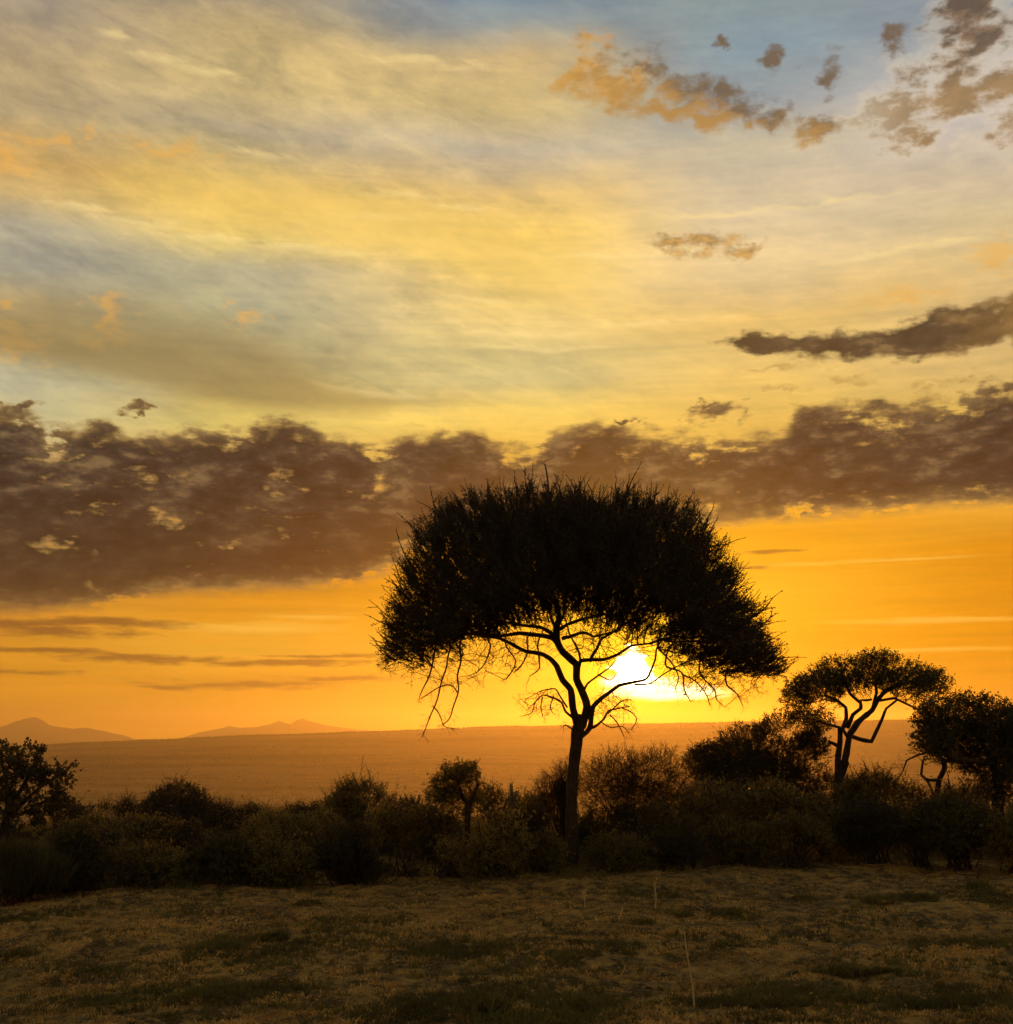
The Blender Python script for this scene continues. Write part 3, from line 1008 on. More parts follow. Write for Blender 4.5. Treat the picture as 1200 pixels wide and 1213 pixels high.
LT = ([0, 70, 140, 170, 186, 198, 209, 217, 224], [603, 604, 606, 614, 632, 655, 690, 730, 765])
LB = ([0, 60, 100, 130, 165, 200, 242], [728, 744, 752, 766, 792, 798, 790])
RTp = ([0, 50, 100, 133, 154, 171, 185, 199, 214, 228], [603, 603, 611, 622, 642, 668, 698, 735, 772, 796])
RB = ([0, 60, 90, 120, 150, 200, 242], [728, 738, 754, 780, 800, 812, 804])
att = []
while len(att) < 7500:
    n = 4000
    ang = rng.uniform(0, 2 * math.pi, n)
    rad = np.sqrt(rng.uniform(0, 1, n)) * 238
    x = np.cos(ang) * rad
    side = (np.cos(ang) + 1) / 2
    top = (1 - side) * np.interp(rad, *LT) + side * np.interp(rad, *RTp)
    bot = (1 - side) * np.interp(np.abs(x), *LB) + side * np.interp(np.abs(x), *RB)
    v = rng.uniform(0, 1, n) ** 0.72
    py = top * v + bot * (1 - v)
    inside = (rad < 224 + 4 * side) & (bot > top + 6)
    lump = fbm(np.cos(ang) * rad / 48 + 9, np.sin(ang) * rad / 48 + py / 60, 3)
    py = py - lump * 26 * v
    k_ = inside & (rng.uniform(0, 1, n) < np.clip(0.78 + lump * 1.4 + 0.2 * v, 0, 1))
    pts = np.stack([cx0 + x * KPX, YT + np.sin(ang) * rad * KPX * 0.92, zpy(py)], -1)[k_]
    att += list(pts)
NP, par = grow(seeds, att, rng, 0.11, 1.5, 0.17, 70)
ns = len(seeds)
rd, kids = branch_radii(par, ns, 0.0042, 2.3, 0.035)
g = Geo()
i_ = np.arange(ns, len(NP))
rods(g, NP[par[i_]], NP[i_], np.minimum(rd[par[i_]], rd[i_] * 1.3 + 0.002), rd[i_], 0, 3)

# twigs: outward and upward, hanging below
P_, D_, S_ = [], [], []
thin = i_[rd[i_] < 0.016]
ctr = np.array([cx0, YT, zpy(800)])
for rep_ in range(5):
    sel = thin if rep_ < 4 else thin[rng.uniform(size=len(thin)) < 0.6]
    p = NP[sel]
    o = p - ctr
    o[:, 2] *= 1.25
    d = unit(o) + np.array([0, 0, 0.28]) + rng.normal(0, 0.38, p.shape)
    P_.append(p)
    D_.append(d)
    S_.append(rng.uniform(0.14, 0.36, len(p)))
P_, D_, S_ = np.concatenate(P_), np.concatenate(D_), np.concatenate(S_)
scatter(g, TW_ACACIA, P_, D_, S_, rng)
# long shoots that break the outline
tips = i_[kids[i_] == 0]
p = NP[np.concatenate([tips, tips])]
o = p - ctr
o[:, 2] *= 1.2
d = unit(unit(o) + np.array([0, 0, 0.42]) + rng.normal(0, 0.16, p.shape))
scatter(g, TW_SPIKE, p, d, rng.uniform(0.28, 0.54, len(p)) * (1 + 0.45 * (rng.uniform(size=len(p)) < 0.06)), rng)
a_in = np.array(att)
a_in = a_in[rng.uniform(size=len(a_in)) < 0.85]
mid_ = np.array([cx0, YT, zpy(690)])
a_in = mid_ + (a_in - mid_) * np.array([0.88, 0.88, 0.80])
o = a_in - ctr
o[:, 2] *= 1.25
scatter(g, TW_ACACIA, a_in, unit(o) + np.array([0, 0, 0.28]) + rng.normal(0, 0.40, a_in.shape), rng.uniform(0.16, 0.36, len(a_in)), rng)
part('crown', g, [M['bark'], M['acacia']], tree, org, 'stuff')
print('main crown verts', g.n)

# straggling twigs under the crown
g = Geo()
HANG = [
    [(545, 782, 0.2, 1.4), (542, 800, 0.2, 1.2), (541, 818, 0.2, 1.1), (536, 838, 0.2, 1.0), (530, 852, 0.2, 0.8), (522, 862, 0.2, 0.6)],
    [(530, 790, 0.3, 1.2), (523, 808, 0.3, 1.1), (518, 828, 0.3, 1.0), (510, 848, 0.3, 0.9), (506, 862, 0.3, 0.7), (500, 872, 0.3, 0.5)],
    [(541, 822, 0.2, 1.0), (533, 812, 0.2, 0.9), (520, 814, 0.2, 0.8), (508, 822, 0.2, 0.7), (496, 826, 0.2, 0.5)],
    [(514, 836, 0.3, 0.8), (520, 848, 0.3, 0.8), (529, 860, 0.3, 0.6), (538, 862, 0.3, 0.5)],
    [(512, 790, -0.3, 1.3), (506, 806, -0.3, 1.1), (500, 818, -0.3, 0.8), (494, 825, -0.3, 0.6)],
    [(580, 768, -0.5, 1.3), (572, 784, -0.5, 1.0), (566, 796, -0.5, 0.7)],
    [(600, 765, 0.3, 1.2), (612, 782, 0.3, 1.0), (604, 800, 0.3, 0.8), (598, 806, 0.3, 0.5)],
    [(625, 772, -0.4, 1.2), (617, 788, -0.4, 1.0), (607, 798, -0.4, 0.8)],
    [(638, 776, -0.3, 1.2), (636, 792, -0.3, 0.9), (628, 802, -0.3, 0.6)],
    [(790, 790, 0.3, 1.3), (806, 800, 0.3, 1.1), (812, 818, 0.3, 1.0), (815, 832, 0.3, 0.7)],
    [(806, 800, 0.3, 1.1), (824, 808, 0.3, 0.9), (838, 822, 0.3, 0.8), (842, 838, 0.3, 0.6)],
    [(780, 770, 0, 1.3), (796, 784, 0, 1.1), (802, 802, 0, 0.9), (800, 818, 0, 0.6)],
    [(830, 800, -0.4, 1.2), (846, 815, -0.4, 1.0), (850, 828, -0.4, 0.7), (858, 836, -0.4, 0.5)],
    [(860, 812, 0.5, 1.2), (874, 822, 0.5, 0.9), (880, 834, 0.5, 0.6)],
    [(736, 839, 0.4, 1.0), (748, 842, 0.4, 0.9), (752, 852, 0.4, 0.7), (750, 864, 0.4, 0.5)],
    [(723, 846, 0.3, 1.0), (730, 856, 0.3, 0.8), (738, 872, 0.3, 0.5)],
    [(712, 853, 0.2, 1.0), (722, 862, 0.2, 0.8), (738, 862, 0.2, 0.6), (746, 868, 0.2, 0.5)],
    [(720, 846, 0.3, 1.0), (736, 830, 0.2, 0.9), (750, 828, 0.1, 0.6)],
    [(643, 826, -0.35, 1.0), (641, 838, -0.35, 0.8), (641, 850, -0.35, 0.5)],
    [(632, 832, -0.4, 0.9), (628, 844, -0.4, 0.7), (620, 850, -0.4, 0.4)],
    [(655, 826, -0.3, 1.0), (650, 836, -0.3, 0.8), (654, 846, -0.3, 0.5)],
    [(710, 800, 0.2, 1.0), (722, 806, 0.2, 0.9), (730, 800, 0.2, 0.6)],
    [(681, 866, 0, 1.4), (672, 862, 0, 1.1), (664, 860, 0, 0.6)],
    [(650, 600, 0, 1.4), (649, 575, 0, 1.2), (646, 556, 0, 1.0), (643, 546, 0, 0.5)],
]
hp, hd, hs = [], [], []
under = []
for hi_, pth in enumerate(HANG):
    P2, R2 = px_path(pth, YT)
    if hi_ in (0, 1, 4, 5, 6, 7, 8, 9, 11, 12, 13):
        P2 = np.vstack([P2[0] + [0.03, 0, 0.34], P2[0] + [0.0, 0, 0.17], P2])
        R2 = np.concatenate([[R2[0], R2[0]], R2])
    R2 = R2 * 0.85
    P2 += rng.normal(0, 0.018, P2.shape)
    pp, rr = tube(g, P2, np.maximum(R2, 0.006), 4, 0)
    under += list(pp)
    for k in range(1, len(pp)):
        for q in range(2):
            hp.append(pp[k])
            hd.append(unit(pp[k] - pp[k - 1]) * 0.6 + rng.normal(0, 0.6, 3))
            hs.append(rng.uniform(0.08, 0.2))
# fine twiggery between the under limbs
fill = []
for (lx, ly, rx, ry, n) in [(640, 830, 26, 14, 60), (722, 835, 30, 16, 80), (720, 765, 45, 22, 260), (600, 772, 60, 20, 220), (745, 750, 50, 14, 120), (815, 800, 46, 26, 200),
                            (540, 795, 45, 18, 80), (690, 745, 60, 12, 240), (870, 812, 40, 16, 90), (470, 785, 24, 18, 40)]:
    for k in range(n):
        a_ = rng.uniform(0, 6.28)
        q = math.sqrt(rng.uniform())
        p = at(lx + math.cos(a_) * q * rx, ly + math.sin(a_) * q * ry, YT + rng.normal(0, 0.5))
        fill.append(np.array(p))
sd2 = under + seeds + low_seeds + list(NP[rng.integers(ns, len(NP), 1500)])
N2, par2 = grow(sd2, fill, rng, 0.075, 0.9, 0.08, 50)
n2 = len(sd2)
r2_, k2_ = branch_radii(par2, n2, 0.0035, 2.3, 0.012)
j_ = np.arange(n2, len(N2))
rods(g, N2[par2[j_]], N2[j_], r2_[j_] * 1.2, r2_[j_], 0, 3)
e_ = j_[(k2_[j_] == 0)]
for q in e_:
    for _ in range(2):
        hp.append(N2[q])
        hd.append(unit(N2[q] - N2[par2[q]]) + rng.normal(0, 0.55, 3))
        hs.append(rng.uniform(0.08, 0.24))
scatter(g, TW_BARE, np.array(hp), np.array(hd), np.array(hs), rng)
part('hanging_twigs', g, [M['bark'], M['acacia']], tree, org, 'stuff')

# ------------------------------------------------------------------ smaller trees
def lobe_points(lobes, Y0, n, rng, deep=0.85, shell=0.0, zmin=None):
    """random points inside a union of ellipsoids given as (px, py, rx, ry, depth offset) in photograph px"""
    ar = np.array([l[2] * l[3] for l in lobes], float)
    w_ = rng.choice(len(lobes), n, p=ar / ar.sum())
    L = np.array([(l[0], l[1], l[2], l[3], l[4] if len(l) > 4 else 0) for l in lobes], float)[w_]
    d = unit(rng.normal(size=(n, 3)))
    rr = (shell ** 3 + (1 - shell ** 3) * rng.uniform(0, 1, n)) ** (1 / 3)
    k = Y0 / FPX
    c = np.array([list(at(a, b, Y0 + e)) for a, b, _, _, e in L])
    ex = L[:, 2] * k
    ez = L[:, 3] * k
    off = d * rr[:, None]
    p = c + np.stack([off[:, 0] * ex, off[:, 1] * ex * deep, off[:, 2] * ez], -1)
    # lumpy edge
    lump = fbm(p[:, 0] * 2.1 + p[:, 1], p[:, 2] * 2.1 + 3 * p[:, 1] * 0.3, 3)
    p = p + off * (lump * 0.5)[:, None] * np.stack([ex, ex, ez], -1)
    nrm = unit(off / np.stack([ex, ex * deep, ez], -1))
    gz = height(p[:, 0], p[:, 1]) + 0.04
    ok = p[:, 2] > gz
    return p[ok], nrm[ok], lump[ok]


def small_tree(name, px, Y, label, limbs, lobes, n_att, mats, tw, size, seed, reps=2, up=0.3, group='thorn trees', n_fill=0):
    rng = np.random.default_rng(seed)
    root, org = root_at(name, px, Y, label, 'tree', group)
    sd_ = []
    for i, (nm, pth, sides) in enumerate(limbs):
        g = Geo()
        P2, R2 = px_path(pth, Y)
        R2 *= 0.74
        if i == 0 and nm == 'trunk':
            P2 = np.vstack([[P2[0][0], P2[0][1], org[2] - 0.1], P2])
            R2 = np.concatenate([[R2[0] * 1.25], R2])
        P2[1:] += rng.normal(0, 0.022, P2[1:].shape)
        pp, rr = tube(g, P2, np.maximum(R2, 0.008), sides, 0, 0.25, seed + i, 0.8)
        part(nm, g, [M['bark']], root, org, smooth=True)
        sd_ += list(pp[len(pp) // 3:]) if i else list(pp[-3:])
    p, nr_, lump = lobe_points(lobes, Y, n_att, rng)
    NP, par = grow(sd_, p, rng, 0.11, 1.3, 0.15, 60)
    ns = len(sd_)
    rd, kids = branch_radii(par, ns, 0.0045, 2.2, 0.03)
    g = Geo()
    i_ = np.arange(ns, len(NP))
    rods(g, NP[par[i_]], NP[i_], rd[i_] * 1.25, rd[i_], 0, 3)
    ctr = p.mean(0) - np.array([0, 0, 0.35])
    thin = i_[rd[i_] < 0.013]
    for k in range(reps):
        q = NP[thin]
        d = unit(q - ctr) + np.array([0, 0, up]) + rng.normal(0, 0.5, q.shape)
        scatter(g, tw, q + rng.normal(0, 0.03, q.shape), d, rng.uniform(0.55, 1.25, len(q)) * size, rng)
    if n_fill:
        q, nr_, lump = lobe_points(lobes, Y, n_fill, rng)
        q = q[lump > -0.18]
        d = unit(q - ctr) + np.array([0, 0, up]) + rng.normal(0, 0.5, q.shape)
        scatter(g, tw, q, d, rng.uniform(0.55, 1.25, len(q)) * size, rng)
    part('crown', g, mats, root, org, 'stuff')
    return root


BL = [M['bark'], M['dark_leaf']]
small_tree('thorn_tree', 996, 24.0, 'mid-sized flat-crowned thorn tree with twisted forked stems, right of the tallest tree', [
    ('trunk', [(991, 985, 0, 8), (992, 955, 0, 7.5), (994, 925, 0, 7), (1000, 903, 0, 7.5)], 9),
    ('limb', [(992, 930, 0, 5), (994, 905, 0.1, 4.8), (995, 880, 0.1, 4.4), (997, 862, 0.1, 4)], 7),
    ('limb', [(996, 920, 0, 5.5), (1002, 893, -0.1, 5.2), (1007, 870, -0.1, 5.2), (1014, 856, -0.1, 4.8), (1022, 848, 0, 4.2), (1032, 841, 0, 4), (1040, 828, 0.1, 3.6), (1052, 818, 0.2, 3), (1072, 808, 0.3, 2.2)], 8),
    ('limb', [(1008, 872, 0, 3.6), (1020, 876, 0.1, 3.6), (1032, 878, 0.2, 3.2), (1038, 862, 0.2, 2.8), (1042, 852, 0.2, 2.4), (1050, 838, 0.2, 2), (1064, 828, 0.3, 1.6)], 6),
    ('limb', [(994, 884, 0, 3), (988, 882, 0, 2.8), (981, 878, 0, 2)], 6),
    ('limb', [(997, 866, 0, 3.6), (1003, 850, 0.1, 3.2), (1001, 838, 0.2, 2.8), (992, 832, 0.4, 2.4), (978, 824, 0.6, 2)], 6),
    ('limb', [(1004, 862, 0, 3.2), (1012, 848, -0.2, 3), (1019, 840, -0.3, 2.8), (1018, 832, -0.3, 2.6), (1010, 822, -0.4, 2.4), (1004, 812, -0.5, 2), (1000, 800, -0.6, 1.5)], 6),
    ('limb', [(1019, 840, -0.3, 2.2), (1018, 829, -0.2, 2), (1028, 828, 0, 2), (1036, 829, 0.1, 1.8)], 5),
    ('limb', [(1034, 838, 0, 2.8), (1038, 822, -0.3, 2.6), (1039, 808, -0.5, 2.2), (1048, 796, -0.8, 1.6)], 5),
    ('limb', [(1042, 830, 0.1, 2.4), (1060, 827, 0.2, 2.1), (1076, 834, 0.3, 1.8), (1090, 842, 0.4, 1.2)], 5),
    ('limb', [(1005, 875, 0, 2.8), (997, 860, -0.5, 2.4), (980, 856, -1, 2), (965, 850, -1.3, 1.4)], 5),
], [(1000, 798, 34, 16, 0.3), (1045, 792, 34, 15, 0), (1075, 808, 34, 16, 0.3), (1108, 818, 26, 20, 0.2), (1060, 812, 50, 12, -0.6), (965, 818, 34, 17, 0), (948, 826, 20, 18, 0.2), (985, 812, 34, 14, 0.9),
    (1020, 806, 40, 12, 1.0), (1040, 784, 18, 8, -0.3), (1092, 802, 22, 10, 0), (1130, 832, 14, 18, 0), (975, 850, 24, 18, -1.0)],
    1300, BL, TW_BUSH, 0.20, 21, 2, 0.25, n_fill=3000)

small_tree('thorn_tree', 1186, 22.5, 'dark heavy-crowned thorn tree cut by the edge, to the right of the flat-crowned tree', [
    ('trunk', [(1186, 985, 0, 10), (1184, 950, 0, 9), (1182, 920, 0, 8), (1176, 900, 0, 7)], 9),
    ('limb', [(1184, 925, 0, 6), (1194, 900, 0.2, 5), (1204, 876, 0.4, 4), (1212, 858, 0.5, 3)], 6),
    ('limb', [(1176, 902, 0, 5), (1168, 884, 0, 4.4), (1158, 868, 0, 3.6), (1150, 856, 0.2, 2.4)], 6),
    ('limb', [(1178, 905, 0, 4.6), (1158, 904, -0.2, 4.2), (1140, 902, -0.3, 3.8), (1128, 899, -0.3, 3.4), (1118, 890, -0.3, 2.8), (1108, 880, -0.4, 2)], 6),
], [(1118, 862, 30, 22, 0), (1110, 884, 24, 16, -0.3), (1140, 880, 34, 24, 0.3), (1168, 864, 30, 18, 0), (1160, 838, 18, 9, 0), (1180, 845, 24, 10, 0.4), (1195, 880, 36, 34, 0.2), (1225, 880, 50, 42, 0.4),
    (1172, 905, 26, 24, 0), (1200, 925, 40, 26, 0), (1108, 850, 18, 12, 0.2), (1150, 900, 14, 8, 0.5)],
    1200, BL, TW_BUSH, 0.24, 22, 2, 0.3, n_fill=4200)

small_tree('crooked_thorn_tree', 1114, 25.0, 'small crooked nearly leafless thorn tree under the dark heavy-crowned one', [
    ('trunk', [(1114, 955, 0, 5), (1113, 938, 0, 4.6), (1112, 924, 0, 4.2), (1118, 910, 0, 4.2), (1120, 900, 0, 4)], 7),
    ('limb', [(1119, 904, 0, 3.6), (1112, 896, 0, 3), (1106, 890, 0.1, 2.6), (1104, 882, 0.1, 2), (1112, 876, 0.2, 1.5)], 6),
    ('limb', [(1112, 924, 0, 2.6), (1103, 928, 0, 2.6), (1097, 922, 0, 2.4), (1090, 916, 0, 2.2), (1092, 905, 0, 1.8), (1098, 895, 0, 1.5)], 5),
    ('limb', [(1098, 924, 0, 2.2), (1102, 934, -0.1, 2), (1104, 944, -0.1, 2)], 5),
    ('limb', [(1118, 938, 0, 1.8), (1123, 930, 0, 1.6), (1122, 920, 0, 1.0)], 5),
    ('limb', [(1120, 940, 0, 1.6), (1127, 934, 0, 1.4), (1130, 930, 0, 0.9)], 5),
    ('limb', [(1103, 890, 0, 1.8), (1088, 894, 0.1, 1.6), (1076, 902, 0.2, 1.4), (1066, 914, 0.3, 1.0), (1060, 926, 0.3, 0.7)], 5),
], [(1088, 897, 18, 6, 0), (1070, 908, 10, 8, 0.2), (1104, 884, 10, 6, 0)], 90, [M['bark'], M['leaf']], TW_BARE, 0.20, 23, 2, -0.1)

small_tree('thorn_tree', 548, 21.8, 'small round-headed thorn tree in the scrub, left of the tallest tree', [
    ('trunk', [(552, 1020, 0, 5.5), (554, 1000, 0, 5), (553, 975, 0, 4.6), (556, 950, 0, 4.2)], 7),
    ('limb', [(556, 955, 0, 3.4), (562, 940, 0, 2.8), (566, 928, 0, 2.2)], 5),
    ('limb', [(555, 955, 0, 3.4), (548, 940, 0.1, 3), (542, 928, 0.1, 2.4), (536, 918, 0.1, 1.6)], 5),
    ('limb', [(548, 940, 0, 2.2), (534, 938, -0.2, 1.8), (522, 934, -0.3, 1.2)], 5),
], [(545, 917, 26, 10, 0), (560, 917, 18, 8, 0.1), (532, 930, 22, 12, 0), (522, 945, 18, 10, 0), (550, 925, 22, 12, 0.3), (545, 950, 26, 16, 0.4)],
    500, [M['bark'], M['leaf']], TW_BUSH, 0.20, 24, 2, 0.25, n_fill=1000)

small_tree('loose_leafed_tree', 8, 22.0, 'open leafy tree cut by the left edge, sprays of round leaves', [
    ('trunk', [(6, 1020, 0, 8), (8, 985, 0, 7), (10, 955, 0, 6)], 7),
    ('limb', [(10, 960, 0, 4), (22, 935, 0, 3.2), (34, 915, 0.1, 2.4), (44, 896, 0.1, 1.6)], 5),
    ('limb', [(12, 965, 0, 4), (34, 945, -0.1, 3), (55, 928, -0.2, 2.2), (76, 912, -0.2, 1.4), (88, 905, -0.2, 1)], 5),
    ('limb', [(10, 955, 0, 4), (8, 930, 0.2, 3), (2, 905, 0.3, 2), (0, 890, 0.3, 1.4)], 5),
    ('limb', [(14, 968, 0, 3), (40, 958, 0, 2.4), (62, 944, 0, 1.8), (78, 935, 0, 1.1)], 5),
], [(0, 905, 34, 18, 0), (10, 930, 44, 26, 0), (0, 965, 60, 34, 0), (38, 915, 24, 15, 0), (38, 893, 10, 9, 0), (60, 930, 24, 14, 0), (80, 918, 12, 12, 0), (50, 955, 34, 16, 0)],
    560, BL, TW_ROUND, 0.20, 25, 2, 0.35, 'bushes along the edge of the clearing', n_fill=700)


# ------------------------------------------------------------------ bushes
STYLE = {   # twig templates, materials, twig length, points per px^2 of lobe, wood rods, deep
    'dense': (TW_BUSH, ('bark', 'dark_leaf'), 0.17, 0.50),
    'leafy': (TW_BUSH, ('bark', 'leaf'), 0.20, 0.36),
    'pale': (TW_PALE, ('bark', 'pale_leaf'), 0.26, 0.34),
    'green': (TW_BUSH, ('bark', 'herb'), 0.20, 0.42),
    'twiggy': (TW_BARE, ('bark', 'leaf'), 0.26, 0.16),
    'upright': (TUFT_UP, ('straw', 'dark_leaf'), 0.42, 0.08),
    'dusty': (TW_BUSH, ('bark', 'pale_leaf'), 0.18, 0.36),
}


def bush(px, Y, lobes, style, label, seed, name='bush', group='bushes along the edge of the clearing', dens=1.0, up=0.45):
    rng = np.random.default_rng(seed)
    tw, mats, size, den = STYLE[style]
    root, org = root_at(name, px, Y, label, 'bush', group)
    area = sum(l[2] * l[3] for l in lobes) * 3.14
    n = int(area * den * dens)
    p, nr_, lump = lobe_points(lobes, Y, n, rng, 0.8, 0.25)
    g = Geo()
    # woody stems from the root into the crown
    ns = 26 if style != 'twiggy' else 60
    q = p[rng.integers(0, len(p), ns)]
    base = np.array([org[0], Y, org[2] - 0.03]) + np.append(0, 0) .sum() + np.stack([rng.normal(0, 0.10, ns), rng.normal(0, 0.10, ns), np.zeros(ns)], -1)
    mid = base + (q - base) * 0.5 + np.stack([rng.normal(0, 0.06, ns), rng.normal(0, 0.06, ns), rng.uniform(0.0, 0.14, ns)], -1)
    rods(g, base, mid, 0.014, 0.009, 0, 3)
    rods(g, mid, q, 0.009, 0.004, 0, 3)
    part('stems', g, [M[mats[0]]], root, org)
    g = Geo()
    if style == 'twiggy':
        p2 = []
        for t_ in (0.5, 0.65, 0.8, 0.95):
            p2.append(mid + (q - mid) * t_)
        p2 = np.concatenate(p2 * 2)
        p = np.concatenate([p, p2])
        nr_ = np.concatenate([nr_, unit(p2 - org)])
    elif style == 'upright':
        p[:, 2] = np.minimum(p[:, 2], height(p[:, 0], p[:, 1]) + (p[:, 2] - height(p[:, 0], p[:, 1])) * 0.75)
    else:
        ok = lump > -0.22
        p, nr_ = p[ok], nr_[ok]
    d = nr_ * 0.8 + np.array([0, 0, up if style != 'upright' else 2.0]) + rng.normal(0, 0.5 if style != 'upright' else 0.22, p.shape)
    scatter(g, tw, p, d, rng.uniform(0.55, 1.35, len(p)) * size, rng)
    if style in ('leafy', 'dusty', 'pale', 'green', 'dense'):      # uneven shoots that break the outline
        out_ = np.nonzero((nr_[:, 2] > 0.05) & (rng.uniform(size=len(p)) < 0.11))[0]
        dd_ = nr_[out_] * 0.7 + np.array([0, 0, 0.9]) + rng.normal(0, 0.3, (len(out_), 3))
        scatter(g, TW_BARE, p[out_], dd_, rng.uniform(0.9, 2.3, len(out_)) * size * (1.25 if style != 'dense' else 1.0), rng)
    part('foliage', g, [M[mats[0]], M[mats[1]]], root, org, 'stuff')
    return root


